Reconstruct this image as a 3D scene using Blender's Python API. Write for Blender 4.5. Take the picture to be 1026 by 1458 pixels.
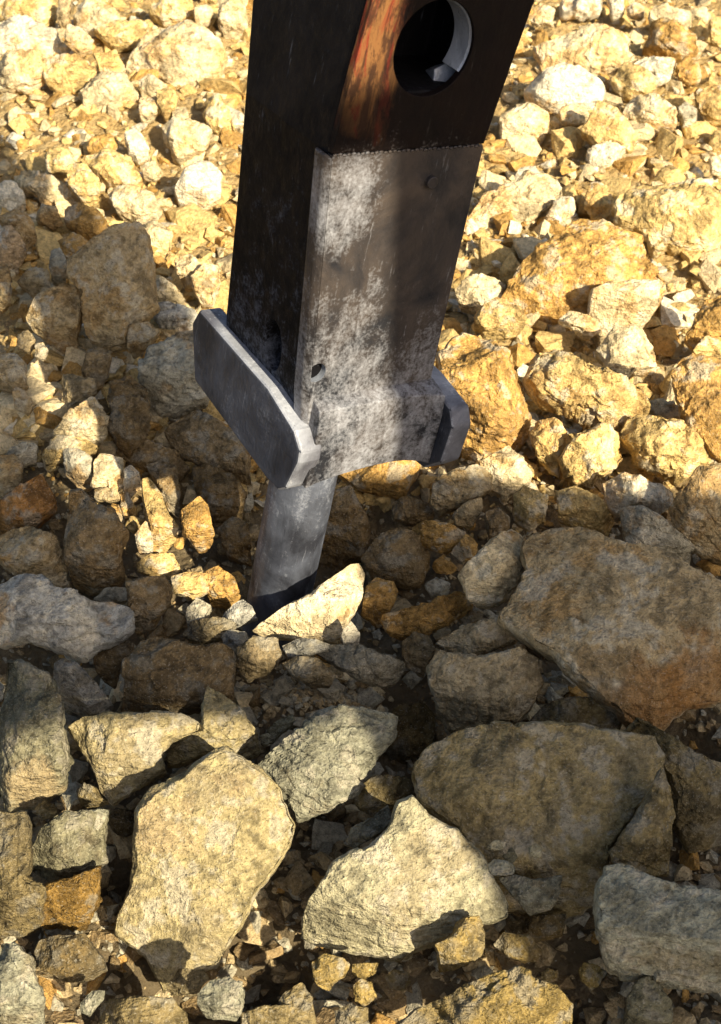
import bpy, bmesh, math, random
import numpy as np
from mathutils import Matrix, Vector

for o in list(bpy.data.objects):
    bpy.data.objects.remove(o)
sc = bpy.context.scene
COL = sc.collection

# ------------------------------------------------------------------ camera
PITCH = math.radians(40.0)
CAM = np.array([0.0, 0.0, 2.2])
FPX, CX, CY = 2137.5, 513.0, 729.0          # photo is 1026 x 1458
FW = np.array([0, math.cos(PITCH), -math.sin(PITCH)])
UP = np.array([0, math.sin(PITCH), math.cos(PITCH)])
RT = np.array([1.0, 0, 0])
cd = bpy.data.cameras.new('camera')
cam = bpy.data.objects.new('camera', cd)
COL.objects.link(cam)
cam.location = CAM
cam.rotation_euler = (math.pi / 2 - PITCH, 0, 0)
cd.sensor_fit = 'HORIZONTAL'
cd.sensor_width = 24.0
cd.lens = 50.0
cd.clip_start = 0.05
cd.clip_end = 500
cd.dof.use_dof = True
cd.dof.focus_distance = 2.95
cd.dof.aperture_fstop = 7.0
sc.camera = cam

# ------------------------------------------------------------------ light
SAZ, SEL = math.radians(-53.0), math.radians(33.0)
S = np.array([math.cos(SAZ) * math.cos(SEL), math.sin(SAZ) * math.cos(SEL), math.sin(SEL)])
w = bpy.data.worlds.new('World')
sc.world = w
w.use_nodes = True
wn = w.node_tree.nodes
bg = wn['Background']
sky = wn.new('ShaderNodeTexSky')
sky.sky_type = 'NISHITA'
sky.sun_disc = False
sky.sun_elevation = SEL
sky.sun_rotation = math.pi / 2 - SAZ
sky.dust_density = 3.0
sky.air_density = 0.8
sky.ozone_density = 0.6
w.node_tree.links.new(sky.outputs[0], bg.inputs[0])
bg.inputs[1].default_value = 0.08
sd = bpy.data.lights.new('sun', 'SUN')
sun = bpy.data.objects.new('sun', sd)
COL.objects.link(sun)
sd.energy = 5.0
sd.angle = math.radians(0.65)
sd.color = (1.0, 0.89, 0.68)
sun.location = (6, -3, 6)
sun.rotation_euler = Vector(S).to_track_quat('Z', 'Y').to_euler()
sc.view_settings.view_transform = 'Standard'
sc.view_settings.look = 'None'
sc.view_settings.gamma = 1.0
sc.view_settings.exposure = 0.98
sc.view_settings.use_curve_mapping = False
sc.cycles.max_bounces = 6
sc.cycles.diffuse_bounces = 3

rng = np.random.default_rng(11)
random.seed(5)

# ------------------------------------------------------------------ helpers
def ray(x, y):
    return FW + RT * (x - CX) / FPX - UP * (y - CY) / FPX

def ground(x, y, z=0.0):
    r = ray(x, y)
    return CAM + r * ((z - CAM[2]) / r[2])

def project(P):
    v = np.asarray(P) - CAM
    d = v @ FW
    return np.stack([CX + FPX * (v @ RT) / d, CY - FPX * (v @ UP) / d], -1)

_perm = np.random.default_rng(3).permutation(256)
_perm = np.concatenate([_perm, _perm, _perm])
_grad = np.random.default_rng(4).normal(size=(256, 3))
_grad /= np.linalg.norm(_grad, axis=1)[:, None]

def perlin(P):
    i = np.floor(P).astype(int)
    f = P - i
    u = f * f * f * (f * (f * 6 - 15) + 10)
    i &= 255
    out = 0
    for dx in (0, 1):
        for dy in (0, 1):
            for dz in (0, 1):
                h = _perm[_perm[_perm[(i[..., 0] + dx) & 255] + ((i[..., 1] + dy) & 255)] + ((i[..., 2] + dz) & 255)]
                g = _grad[h]
                d = f - np.array([dx, dy, dz])
                wgt = (u[..., 0] if dx else 1 - u[..., 0]) * (u[..., 1] if dy else 1 - u[..., 1]) * (u[..., 2] if dz else 1 - u[..., 2])
                out = out + wgt * (g * d).sum(-1)
    return out

def fbm(P, octv=4, gain=0.5):
    a, s, out = 1.0, 1.0, 0
    for k in range(octv):
        out = out + a * perlin(P * s + 17.3 * k)
        a *= gain
        s *= 2.07
    return out

def ridged(P, octv=3, gain=0.5):
    a, s, out = 1.0, 1.0, 0
    for k in range(octv):
        out = out + a * (0.35 - np.abs(perlin(P * s + 9.7 * k)) * 1.6)
        a *= gain
        s *= 2.1
    return out

def mesh_np(name, V, F, smooth=True):
    me = bpy.data.meshes.new(name)
    V = np.asarray(V, dtype=np.float32)
    F = np.asarray(F, dtype=np.int32)
    n = F.shape[1]
    me.vertices.add(len(V))
    me.vertices.foreach_set('co', V.ravel())
    me.loops.add(F.size)
    me.loops.foreach_set('vertex_index', F.ravel())
    me.polygons.add(len(F))
    me.polygons.foreach_set('loop_start', np.arange(0, F.size, n, dtype=np.int32))
    me.polygons.foreach_set('loop_total', np.full(len(F), n, dtype=np.int32))
    me.update(calc_edges=True)
    me.polygons.foreach_set('use_smooth', np.full(len(F), smooth, dtype=bool))
    me.validate()
    return me

def tag(o, label, cat=None, group=None, kind=None):
    if label:
        o['label'] = label
    if cat:
        o['category'] = cat
    if group:
        o['group'] = group
    if kind:
        o['kind'] = kind
    return o

# ------------------------------------------------------------------ materials
def nt(name):
    m = bpy.data.materials.new(name)
    m.use_nodes = True
    t = m.node_tree
    return m, t, t.nodes['Principled BSDF']

def N(t, typ, **kw):
    n = t.nodes.new(typ)
    for k, v in kw.items():
        if k.startswith('i_'):
            n.inputs[k[2:].replace('_', ' ')].default_value = v
        else:
            setattr(n, k, v)
    return n

def ramp(t, src, a, b, ca=0.0, cb=1.0):
    r = N(t, 'ShaderNodeMapRange')
    r.inputs[1].default_value, r.inputs[2].default_value = a, b
    r.inputs[3].default_value, r.inputs[4].default_value = ca, cb
    t.links.new(src, r.inputs[0])
    return r.outputs[0]

def mix(t, fac, a, b, typ='MIX'):
    m = N(t, 'ShaderNodeMix', data_type='RGBA', blend_type=typ)
    for sock, v in ((m.inputs[0], fac), (m.inputs[6], a), (m.inputs[7], b)):
        if isinstance(v, (int, float)):
            sock.default_value = v
        elif isinstance(v, tuple):
            sock.default_value = (*v, 1)
        else:
            t.links.new(v, sock)
    return m.outputs[2]

def math_(t, op, a, b=None):
    m = N(t, 'ShaderNodeMath', operation=op)
    for i, v in enumerate((a, b)):
        if v is None:
            continue
        if isinstance(v, (int, float)):
            m.inputs[i].default_value = v
        else:
            t.links.new(v, m.inputs[i])
    return m.outputs[0]

def rock_material(name, scale=1.0, attr=True, bump=1.0, vein=0.5):
    """limestone: albedo (stains, pale bruises) comes per vertex from the stone's own mesh, or from the object's colour;
    the shader adds grit, specks, bedding striations and chips"""
    m, t, bs = nt(name)
    tc = N(t, 'ShaderNodeTexCoord')
    oi = N(t, 'ShaderNodeObjectInfo')
    off = N(t, 'ShaderNodeVectorMath', operation='MULTIPLY_ADD')
    comb = N(t, 'ShaderNodeCombineXYZ')
    for k, q in enumerate((37.0, 91.0, 53.0)):
        t.links.new(math_(t, 'MULTIPLY', oi.outputs['Random'], q), comb.inputs[k])
    t.links.new(tc.outputs['Object'], off.inputs[0])
    off.inputs[1].default_value = (scale,) * 3
    t.links.new(comb.outputs[0], off.inputs[2])
    P = off.outputs[0]

    def noise(sc_, det=4, rough=0.55):
        n = N(t, 'ShaderNodeTexNoise', i_Scale=sc_, i_Detail=det, i_Roughness=rough)
        t.links.new(P, n.inputs['Vector'])
        return n.outputs[0]
    if attr:
        base = N(t, 'ShaderNodeAttribute', attribute_name='tint').outputs['Color']
    else:
        base = oi.outputs['Color']
    n3, n4 = noise(75.0, 3, 0.72), noise(240.0, 1, 0.6)
    g = ramp(t, n3, 0.28, 0.74, 0.52, 1.42)
    gc = N(t, 'ShaderNodeCombineColor')
    for k in range(3):
        t.links.new(g, gc.inputs[k])
    c = mix(t, 1.0, base, gc.outputs[0], 'MULTIPLY')
    c = mix(t, ramp(t, n4, 0.60, 0.75, 0, 0.45), c, mix(t, 0.5, base, (0.72, 0.66, 0.52)))
    c = mix(t, ramp(t, n4, 0.38, 0.27, 0, 0.5), c, (0.07, 0.05, 0.025))
    t.links.new(c, bs.inputs['Base Color'])
    bs.inputs['Roughness'].default_value = 0.94
    bs.inputs['Specular IOR Level'].default_value = 0.12
    st = N(t, 'ShaderNodeMapping')
    st.inputs['Rotation'].default_value = (0.5, 0.9, 0.3)
    st.inputs['Scale'].default_value = (1.0, 1.0, 3.6)
    t.links.new(P, st.inputs['Vector'])
    sn = N(t, 'ShaderNodeTexNoise', i_Scale=20.0, i_Detail=3.0, i_Roughness=0.7)
    t.links.new(st.outputs[0], sn.inputs['Vector'])
    h = math_(t, 'ADD', math_(t, 'MULTIPLY', n3, 0.75), math_(t, 'MULTIPLY', sn.outputs[0], 1.5 * vein + 0.2))
    h = math_(t, 'ADD', h, math_(t, 'MULTIPLY', n4, 0.22))
    b = N(t, 'ShaderNodeBump', i_Strength=0.9 * bump, i_Distance=0.014)
    t.links.new(h, b.inputs['Height'])
    t.links.new(b.outputs[0], bs.inputs['Normal'])
    return m

M_ROCK = rock_material('limestone')
M_CLOD = rock_material('crumbly_limestone', 1.5, bump=1.2)
M_STONE = rock_material('limestone_small', 0.09, attr=False, bump=0.9, vein=0.3)
M_RUBBLE = rock_material('limestone_rubble', 1.0, bump=0.8, vein=0.2)

def soil_material():
    m, t, bs = nt('quarry_soil')
    tc = N(t, 'ShaderNodeTexCoord')
    def noise(sc_, det=5, rough=0.6):
        n = N(t, 'ShaderNodeTexNoise', i_Scale=sc_, i_Detail=det, i_Roughness=rough)
        t.links.new(tc.outputs['Object'], n.inputs['Vector'])
        return n.outputs[0]
    n1, n2, n3 = noise(3.0), noise(22.0), noise(90.0, 6, 0.7)
    sp = N(t, 'ShaderNodeSeparateXYZ')
    t.links.new(tc.outputs['Object'], sp.inputs[0])
    far_soil = ramp(t, math_(t, 'ADD', sp.outputs[1], math_(t, 'MULTIPLY', n1, 0.8)), 3.0, 3.7)      # near soil painted dark as shade in the gaps, ochre beyond
    c = mix(t, far_soil, (0.165, 0.125, 0.070), (0.52, 0.35, 0.14))
    c = mix(t, ramp(t, n2, 0.4, 0.7, 0, 0.7), c, mix(t, far_soil, (0.27, 0.21, 0.125), (0.62, 0.47, 0.24)))
    c = mix(t, ramp(t, n3, 0.45, 0.3, 0, 0.7), c, (0.16, 0.10, 0.04))
    t.links.new(c, bs.inputs['Base Color'])
    bs.inputs['Roughness'].default_value = 0.95
    bs.inputs['Specular IOR Level'].default_value = 0.1
    v = N(t, 'ShaderNodeTexVoronoi', i_Scale=55.0)
    t.links.new(tc.outputs['Object'], v.inputs['Vector'])
    h = math_(t, 'SUBTRACT', math_(t, 'ADD', n3, n2), math_(t, 'MULTIPLY', v.outputs['Distance'], 0.8))
    b = N(t, 'ShaderNodeBump', i_Strength=1.0, i_Distance=0.02)
    t.links.new(h, b.inputs['Height'])
    t.links.new(b.outputs[0], bs.inputs['Normal'])
    return m
M_SOIL = soil_material()

def steel_material(name, dark, mid, dust, amount=0.3, zrange=None, metallic=0.5, rough=0.5, paint=None, scratch=0.4, streak=0.16, blobs=(), spec=0.35, paint_x=None):
    """worn steel: dark film, fine scuffs drawn along the tool, rock dust rubbed in (more towards zrange), leftover paint kept to the lit strip"""
    m, t, bs = nt(name)
    tc = N(t, 'ShaderNodeTexCoord')
    O = tc.outputs['Object']
    mp = N(t, 'ShaderNodeMapping')
    mp.inputs['Scale'].default_value = (1, 1, streak)
    t.links.new(O, mp.inputs['Vector'])
    S_ = mp.outputs[0]
    def noise(sc_, det=5, rough_=0.6, vec=None, dist=0.0):
        n = N(t, 'ShaderNodeTexNoise', i_Scale=sc_, i_Detail=det, i_Roughness=rough_, i_Distortion=dist)
        t.links.new(vec or O, n.inputs['Vector'])
        return n.outputs[0]
    a = noise(6.5, 5, 0.62, None, 0.5)
    fine = noise(150.0, 4, 0.72)
    s1 = noise(55.0, 5, 0.72, S_, 0.3)
    mp2 = N(t, 'ShaderNodeMapping')
    mp2.inputs['Rotation'].default_value = (0.25, -0.22, 0.0)
    mp2.inputs['Scale'].default_value = (1, 1, 0.07)
    t.links.new(O, mp2.inputs['Vector'])
    s2 = noise(130.0, 3, 0.75, mp2.outputs[0], 0.15)
    c = mix(t, ramp(t, a, 0.36, 0.64), dark, mid)
    if paint:
        px = N(t, 'ShaderNodeSeparateXYZ')
        t.links.new(O, px.inputs[0])
        keep = ramp(t, math_(t, 'ADD', px.outputs[0], math_(t, 'MULTIPLY', math_(t, 'SUBTRACT', s1, 0.5), 0.10)), paint_x[0], paint_x[1], 0.0, 1.0)  # paint kept to the sunlit strip; the dark beyond stands for shade
        keep = math_(t, 'MULTIPLY', keep, ramp(t, math_(t, 'ADD', px.outputs[2], math_(t, 'MULTIPLY', math_(t, 'SUBTRACT', a, 0.5), 0.25)), 1.15, 1.27))
        pc = mix(t, ramp(t, noise(22.0, 5, 0.7, S_, 0.9), 0.52, 0.62), (0.20, 0.092, 0.032), paint)
        pc = mix(t, ramp(t, noise(42.0, 5, 0.75, S_, 0.4), 0.47, 0.58, 0, 0.9), pc, (0.045, 0.020, 0.011))
        c = mix(t, keep, c, pc)
    chip = noise(24.0, 6, 0.74, None, 0.6)
    s0 = noise(20.0, 5, 0.7, S_, 0.8)
    dm = math_(t, 'ADD', math_(t, 'MULTIPLY', a, 0.5), math_(t, 'MULTIPLY', s0, 0.6))
    dm = math_(t, 'ADD', dm, math_(t, 'MULTIPLY', chip, 0.65))
    dm = math_(t, 'ADD', dm, math_(t, 'MULTIPLY', fine, 0.25))
    dm = math_(t, 'ADD', dm, amount - 1.0)
    if zrange:
        sx = N(t, 'ShaderNodeSeparateXYZ')
        t.links.new(O, sx.inputs[0])
        dm = math_(t, 'ADD', dm, ramp(t, sx.outputs[2], zrange[0], zrange[1], 0.0, zrange[2]))
    for (bx, by, bz, rad, amt) in blobs:
        vd = N(t, 'ShaderNodeVectorMath', operation='DISTANCE')
        t.links.new(O, vd.inputs[0])
        vd.inputs[1].default_value = (bx, by, bz)
        dd = math_(t, 'ADD', vd.outputs['Value'], math_(t, 'MULTIPLY', math_(t, 'SUBTRACT', s1, 0.5), 0.12))
        dm = math_(t, 'ADD', dm, ramp(t, dd, rad, rad * 0.45, 0.0, amt))
    dm = math_(t, 'ADD', dm, math_(t, 'MULTIPLY', math_(t, 'SUBTRACT', fine, 0.5), 0.45))
    d = ramp(t, dm, 0.20, 0.66)
    c = mix(t, d, c, dust)
    c = mix(t, ramp(t, math_(t, 'ADD', s2, math_(t, 'MULTIPLY', math_(t, 'SUBTRACT', chip, 0.5), 0.35)), 0.64, 0.76, 0, scratch), c, tuple(min(0.8, q * 1.35) for q in dust))
    c = mix(t, ramp(t, fine, 0.38, 0.30, 0, 0.7), c, dark)
    t.links.new(c, bs.inputs['Base Color'])
    t.links.new(math_(t, 'MULTIPLY', math_(t, 'SUBTRACT', 1.0, d), metallic), bs.inputs['Metallic'])
    t.links.new(ramp(t, s1, 0.3, 0.7, rough - 0.14, rough + 0.2), bs.inputs['Roughness'])
    bs.inputs['Specular IOR Level'].default_value = spec
    h = math_(t, 'ADD', math_(t, 'MULTIPLY', s1, 0.7), math_(t, 'MULTIPLY', fine, 0.5))
    h = math_(t, 'ADD', h, math_(t, 'MULTIPLY', a, 2.5))
    b = N(t, 'ShaderNodeBump', i_Strength=0.6, i_Distance=0.003)
    t.links.new(h, b.inputs['Height'])
    t.links.new(b.outputs[0], bs.inputs['Normal'])
    return m

M_SIDE = steel_material('shade_darkened_steel', (0.0035, 0.0033, 0.004), (0.008, 0.007, 0.008), (0.15, 0.165, 0.205), -0.02, (1.25, 0.6, 0.28), 0.0, 0.6, scratch=0.3, spec=0.10, streak=0.55)  # tones lowered so the sun-grazed flank reads as shaded
M_FRONT = steel_material('scuffed_grey_steel', (0.016, 0.017, 0.021), (0.080, 0.062, 0.050), (0.36, 0.365, 0.385), 0.02, (1.12, 0.55, 0.34), 0.15, 0.5, streak=0.3,  # faint blue in the dust tone stands in for reflected sky
                         blobs=[(-0.20, -0.2, 1.04, 0.13, 0.28), (-0.15, -0.2, 0.70, 0.16, 0.10), (0.03, -0.2, 1.02, 0.17, -0.22), (0.04, -0.2, 0.82, 0.12, -0.08)])
M_UPPER = steel_material('worn_paint_lit_strip', (0.004, 0.003, 0.003), (0.009, 0.005, 0.004), (0.22, 0.20, 0.185), -0.22, (1.24, 1.115, 0.36), 0.0, 0.6, paint=(0.19, 0.03, 0.015), scratch=0.12, streak=0.3, spec=0.12, paint_x=(-0.13, -0.17))  # near-black outside the sunlit strip, painted as shade
M_CLAW = steel_material('polished_wear_steel', (0.026, 0.029, 0.038), (0.085, 0.095, 0.122), (0.29, 0.315, 0.37), 0.10, None, 0.3, 0.5, streak=0.45)  # blue in the tones stands in for sky mirrored in the steel
M_EDGE = steel_material('rubbed_edge_as_lit', (0.10, 0.10, 0.115), (0.34, 0.355, 0.39), (0.60, 0.61, 0.63), 0.15, None, 0.15, 0.5)  # tones raised so the narrow claw edges read as lit
M_CHISEL = steel_material('bright_chisel_steel', (0.035, 0.037, 0.046), (0.17, 0.187, 0.23), (0.42, 0.44, 0.48), 0.16, None, 0.45, 0.42, streak=0.05)  # blue cast painted in for the sky's reflection
M_RIM = steel_material('bare_cut_steel', (0.22, 0.24, 0.28), (0.50, 0.54, 0.60), (0.6, 0.6, 0.6), 0.1, None, 0.3, 0.35)  # pale blue stands in for sky shining on the window rim
M_PAINT = steel_material('machine_yellow_paint', (0.30, 0.16, 0.02), (0.55, 0.30, 0.03), (0.35, 0.30, 0.2), 0.0, None, 0.0, 0.5, scratch=0.2)
M_RUBBER = steel_material('black_rubber', (0.012, 0.012, 0.012), (0.03, 0.03, 0.03), (0.2, 0.18, 0.15), 0.0, None, 0.0, 0.7, scratch=0.1)
_m, _t, _b = nt('panel_glass')
_b.inputs['Base Color'].default_value = (0.03, 0.04, 0.045, 1)
_b.inputs['Roughness'].default_value = 0.06
M_GLASS = _m

# ------------------------------------------------------------------ ground
def G(px, py, amp, rad):
    p = ground(px, py)
    return (p[0], p[1], amp, rad)
BUMPS = [G(120, 560, 0.13, 0.38), G(20, 400, 0.12, 0.3), G(470, 740, -0.13, 0.17), G(300, 700, -0.06, 0.13),
         G(215, 1375, -0.20, 0.11), G(970, 1010, -0.10, 0.08), G(590, 1030, -0.10, 0.09), G(375, 1315, -0.20, 0.10),
         G(170, 1200, -0.10, 0.06), G(930, 1180, -0.08, 0.06), G(860, 1420, -0.14, 0.10), G(800, 1335, -0.14, 0.09), G(600, 1400, -0.10, 0.08), G(30, 925, -0.08, 0.09),
         G(430, 975, 0.075, 0.10), G(840, 560, -0.06, 0.10), G(700, 390, -0.05, 0.10), G(870, 120, 0.05, 0.5), G(150, 120, 0.06, 0.6)]

def surf(x, y):
    z = 0 * x
    for bx, by, a, r in BUMPS:
        z = z + a * np.exp(-((x - bx) ** 2 + (y - by) ** 2) / (r * r))
    return z

def surf_hit(px, py, lift=0.0):
    z = 0.0
    for _ in range(8):
        p = ground(px, py, z + lift)
        z = 0.5 * z + 0.5 * float(surf(p[0], p[1]))
    return ground(px, py, z + lift)

DIRT = -0.075
def terrain_z(x, y):
    P = np.stack([x, y, 0 * x], -1)
    return surf(x, y) + DIRT - 0.04 * np.clip((2.9 - y) / 0.6, 0, 1) + 0.03 * np.clip((y - 3.2) / 0.6, 0, 1) + 0.050 * fbm(P * 3.1, 3) + 0.022 * ridged(P * 11.0, 2) + 0.007 * fbm(P * 45.0, 2)

def axis(lo, hi, step, far, grow=1.22):
    a = list(np.arange(lo, hi, step))
    s, x = step, a[-1]
    while x < far:
        s *= grow
        x += s
        a.append(x)
    s, x = step, a[0]
    left = []
    while x > -far:
        s *= grow
        x -= s
        left.append(x)
    return np.array(left[::-1] + a)

xs, ys = axis(-1.9, 1.9, 0.0125, 90), axis(0.9, 6.9, 0.0125, 90)
X, Y = np.meshgrid(xs, ys)
Z = terrain_z(X, Y)
nx, ny = len(xs), len(ys)
idx = np.arange(nx * ny).reshape(ny, nx)
F = np.stack([idx[:-1, :-1], idx[:-1, 1:], idx[1:, 1:], idx[1:, :-1]], -1).reshape(-1, 4)
g = bpy.data.objects.new('ground', mesh_np('ground', np.stack([X, Y, Z], -1).reshape(-1, 3), F))
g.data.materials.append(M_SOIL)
COL.objects.link(g)
tag(g, 'dusty ochre quarry soil under the broken rock', kind='structure')
# ------------------------------------------------------------------ rocks
TINT = dict(W=(0.67, 0.59, 0.42), C=(0.61, 0.485, 0.275), Y=(0.57, 0.40, 0.155), O=(0.47, 0.275, 0.08), T=(0.40, 0.30, 0.155),
            B=(0.26, 0.18, 0.085), R=(0.36, 0.18, 0.055), G=(0.37, 0.33, 0.23), L=(0.46, 0.43, 0.345), D=(0.18, 0.13, 0.07))
TWORD = dict(W='whitish', C='cream', Y='yellow', O='ochre', T='tan', B='brown', R='rusty', G='grey', L='pale grey', D='dark brown')
HERO_PX = []
PENDING, KNOWN = [], []
STOP = set('at sitting wedged in behind beside touching with standing below lying just resting leaning propped above against under between hanging on beneath near left right of half cut tucked casting along pointing over by catching overhanging tilted alone beyond to'.split())
def short(label):
    w_ = label.split()
    out = []
    for k in w_:
        if k in STOP and len(out) >= 3:
            break
        out.append(k)
    return ' '.join(out[:6])

def tri_rings(nr, nt_):
    """faces for: apex, nr rings of nt_, closing apex"""
    F = []
    j = np.arange(nt_)
    j2 = (j + 1) % nt_
    F.append(np.stack([0 * j, 1 + j, 1 + j2], -1))
    for k in range(nr - 1):
        a, b = 1 + k * nt_, 1 + (k + 1) * nt_
        F.append(np.stack([a + j, b + j, b + j2], -1))
        F.append(np.stack([a + j, b + j2, a + j2], -1))
    a, e = 1 + (nr - 1) * nt_, 1 + nr * nt_
    F.append(np.stack([a + j, 0 * j + e, a + j2], -1))
    return np.concatenate(F)

def hero(name, label, pts, tint, el=58, az=0, lift=0.0, thick=0.6, dome=0.17, crease=(), rough=1.0, mat=None, group=None, alb=1.0, facet=0.42, stain=()):
    pts = np.array(pts, float)
    HERO_PX.append(pts)
    x, y = pts[:, 0], pts[:, 1]
    xn, yn = np.roll(x, -1), np.roll(y, -1)
    cr = x * yn - xn * y
    A = cr.sum() / 2
    cpx = np.array([((x + xn) * cr).sum(), ((y + yn) * cr).sum()]) / (6 * A)
    if label is None:
        az += rng.uniform(-32, 22)
        el = float(np.clip(el + rng.uniform(-12, 12), 38, 74))
        if y.max() < 640:
            lift += 0.025
    anchor = surf_hit(cpx[0], y.max(), lift)
    e, a = math.radians(el), math.radians(az)
    n = np.array([math.sin(a) * math.cos(e), -math.cos(a) * math.cos(e), math.sin(e)])

    def onplane(p):
        r = ray(p[0], p[1])
        return CAM + r * (((anchor - CAM) @ n) / (r @ n))
    c3 = onplane(cpx)
    e1 = RT - (RT @ n) * n
    e1 /= np.linalg.norm(e1)
    e2 = np.cross(n, e1)
    to2 = lambda p: np.array([(onplane(p) - c3) @ e1, (onplane(p) - c3) @ e2])
    q = np.array([to2(p) for p in pts])
    qx, qy = q[:, 0], q[:, 1]
    s = math.sqrt(abs((qx * np.roll(qy, -1) - np.roll(qx, -1) * qy).sum() / 2))
    per = np.hypot(x - xn, y - yn).sum()
    NT_ = int(np.clip(per / 2.5, 34, 230))
    NR = int(np.clip(NT_ / 4.0, 9, 58))
    th = np.arange(NT_) / NT_ * 2 * math.pi
    dx, dy = np.cos(th), np.sin(th)
    r = np.zeros(NT_)
    for k in range(len(q)):
        p0, p1 = q[k], q[(k + 1) % len(q)]
        ed = p1 - p0
        den = dx * ed[1] - dy * ed[0]
        den = np.where(abs(den) < 1e-12, 1e-12, den)
        tt = (p0[0] * ed[1] - p0[1] * ed[0]) / den
        uu = (p0[0] * dy - p0[1] * dx) / den
        ok = (tt > 0) & (uu >= -1e-6) & (uu <= 1 + 1e-6)
        r = np.where(ok & (tt > r), tt, r)
    r = np.where(r <= 0, s * 0.5, r)
    sd_ = rng.uniform(0, 90, 3)
    ring = np.stack([dx * 2.2, dy * 2.2, 0 * dx], -1) + sd_
    jg = 1.6 if y.max() < 700 else 1.0
    r = r * (1 + rough * (0.045 * jg * fbm(ring * 1.6, 3) + 0.02 * jg * fbm(ring * 6.0, 2)))
    rho = np.sin(np.linspace(0, 1, NR + 1)[1:] * math.pi / 2) ** 0.9
    px_, py_ = dx[None] * r[None] * rho[:, None], dy[None] * r[None] * rho[:, None]
    # broken faces: a nearly flat top bounded by planes that fall away from it
    an0, g0 = rng.uniform(0, 2 * math.pi), rng.uniform(0.0, 0.14)
    h = dome * s - g0 * (math.cos(an0) * px_ + math.sin(an0) * py_)
    for k in range(9):
        an = 2 * math.pi * (k + rng.uniform(-0.4, 0.4)) / 9
        gm = rng.uniform(0.2, 1.0) * (facet / 0.42)
        d0 = rng.uniform(0.16, 0.58) * s
        h = np.minimum(h, dome * s * rng.uniform(0.9, 1.05) + gm * (d0 - (math.cos(an) * px_ + math.sin(an) * py_)))
    kr = (2.4 if s < 0.14 else 3.6) + 1.6 * np.clip(fbm(ring * 1.1 + 7.0, 2) * 2.0, -1, 1)
    h = np.minimum(np.maximum(h, -0.12 * s), kr[None] * (1 - rho[:, None]) * r[None] + 0.004)
    if not crease and s > 0.045:
        # a broken lower face, and often a second one on the flank
        yl = y.min() + (y.max() - y.min()) * rng.uniform(0.58, 0.76)
        tl = rng.uniform(-0.22, 0.22) * (x.max() - x.min())
        crease = [((x.min(), yl - tl / 2), (x.max(), yl + tl / 2), (cpx[0], y.max() + 20), rng.uniform(0.5, 1.1))]
        if rng.uniform() < 0.65:
            xl = x.min() + (x.max() - x.min()) * (rng.uniform(0.15, 0.36) if rng.uniform() < 0.6 else rng.uniform(0.64, 0.85))
            tl = rng.uniform(-0.3, 0.3) * (y.max() - y.min())
            crease.append(((xl - tl / 2, y.min()), (xl + tl / 2, y.max()), (x.min() - 20 if xl < cpx[0] else x.max() + 20, cpx[1]), rng.uniform(0.35, 0.85)))
    for (a0, a1, side, slope) in crease:
        b0, b1, bs_ = to2(a0), to2(a1), to2(side)
        nn = np.array([-(b1 - b0)[1], (b1 - b0)[0]])
        nn /= np.linalg.norm(nn)
        if (bs_ - b0) @ nn < 0:
            nn = -nn
        d = (px_ - b0[0]) * nn[0] + (py_ - b0[1]) * nn[1]
        h = h - slope * np.maximum(d, 0)
    V = c3 + px_[..., None] * e1 + py_[..., None] * e2 + h[..., None] * n
    Dn = -n * 0.65 + np.array([0, 0, -0.35])
    Dn /= np.linalg.norm(Dn)
    rim = V[-1]
    crim = rim.mean(0)
    back = []
    for (rb, db) in ((1.015, 0.07), (1.02, 0.18), (1.0, 0.34), (0.96, 0.52), (0.88, 0.72), (0.7, 0.9), (0.4, 1.0)):
        back.append(crim + (rim - crim) * rb + Dn * db * thick * s)
    V = np.concatenate([V, np.array(back)])
    nr = len(V)
    apex = V[0].mean(0)
    end = V[-1].mean(0) + Dn * 0.02 * s
    # normals on the grid, then displacement
    dth = np.roll(V, -1, 1) - np.roll(V, 1, 1)
    dr = np.gradient(V, axis=0)
    nrm = np.cross(dr, dth)
    nrm /= np.linalg.norm(nrm, axis=-1)[..., None] + 1e-12
    Q = V + sd_
    am = min(s, 0.30)
    flat = V.reshape(-1, 3) - c3

    bed = rng.normal(size=3)
    bed[2] += 2.0
    bed /= np.linalg.norm(bed)
    lay = (Q @ bed) * 38.0 + 1.6 * fbm(Q * 9.0, 2)
    lay = (lay - np.floor(lay)) ** 3                      # thin bedding ledges
    sel = flat[rng.integers(0, len(flat), 16)]            # a few shallow flake scars with sharp borders
    gr = rng.normal(size=(16, 3)) * 0.05
    wp_ = flat + 0.05 * am * np.stack([fbm(Q * (4.0 / am) + 5.0 * k, 2) for k in range(3)], -1).reshape(-1, 3)
    near = ((wp_[:, None] - sel[None]) ** 2).sum(-1).argmin(1)
    scar = ((flat - sel[near]) * gr[near]).sum(1).reshape(V.shape[:2])
    disp = rough * (scar + am * 0.022 * fbm(Q * (1.6 / am), 2) + am * 0.010 * ridged(Q * (5.0 / am), 2)
                    - 0.0035 * lay + 0.0042 * fbm(Q * 34.0, 3) + 0.0018 * fbm(Q * 110.0, 2))
    if y.max() < 700 and not (cpx[0] < 215 and cpx[1] > 295) and rough >= 0.9:      # weathered, crumbling rock of the open ground
        disp = disp * 1.25 + 0.011 * ridged(Q * 12.0, 3) + 0.012 * fbm(Q * 7.0, 2)
    if mat is M_CLOD:
        disp = disp + 0.012 * ridged(Q * 22.0, 3)
    damp = np.ones(nr)
    damp[NR - 2:NR + 3] = (0.75, 0.6, 0.55, 0.6, 0.8)
    V = V + nrm * (disp * damp[:, None])[..., None]
    apex = V[0].mean(0) + n * 0
    base = np.array([c3[0], c3[1], float(V[..., 2].min())])
    VV = np.concatenate([[apex], V.reshape(-1, 3), [end]]) - base
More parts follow.
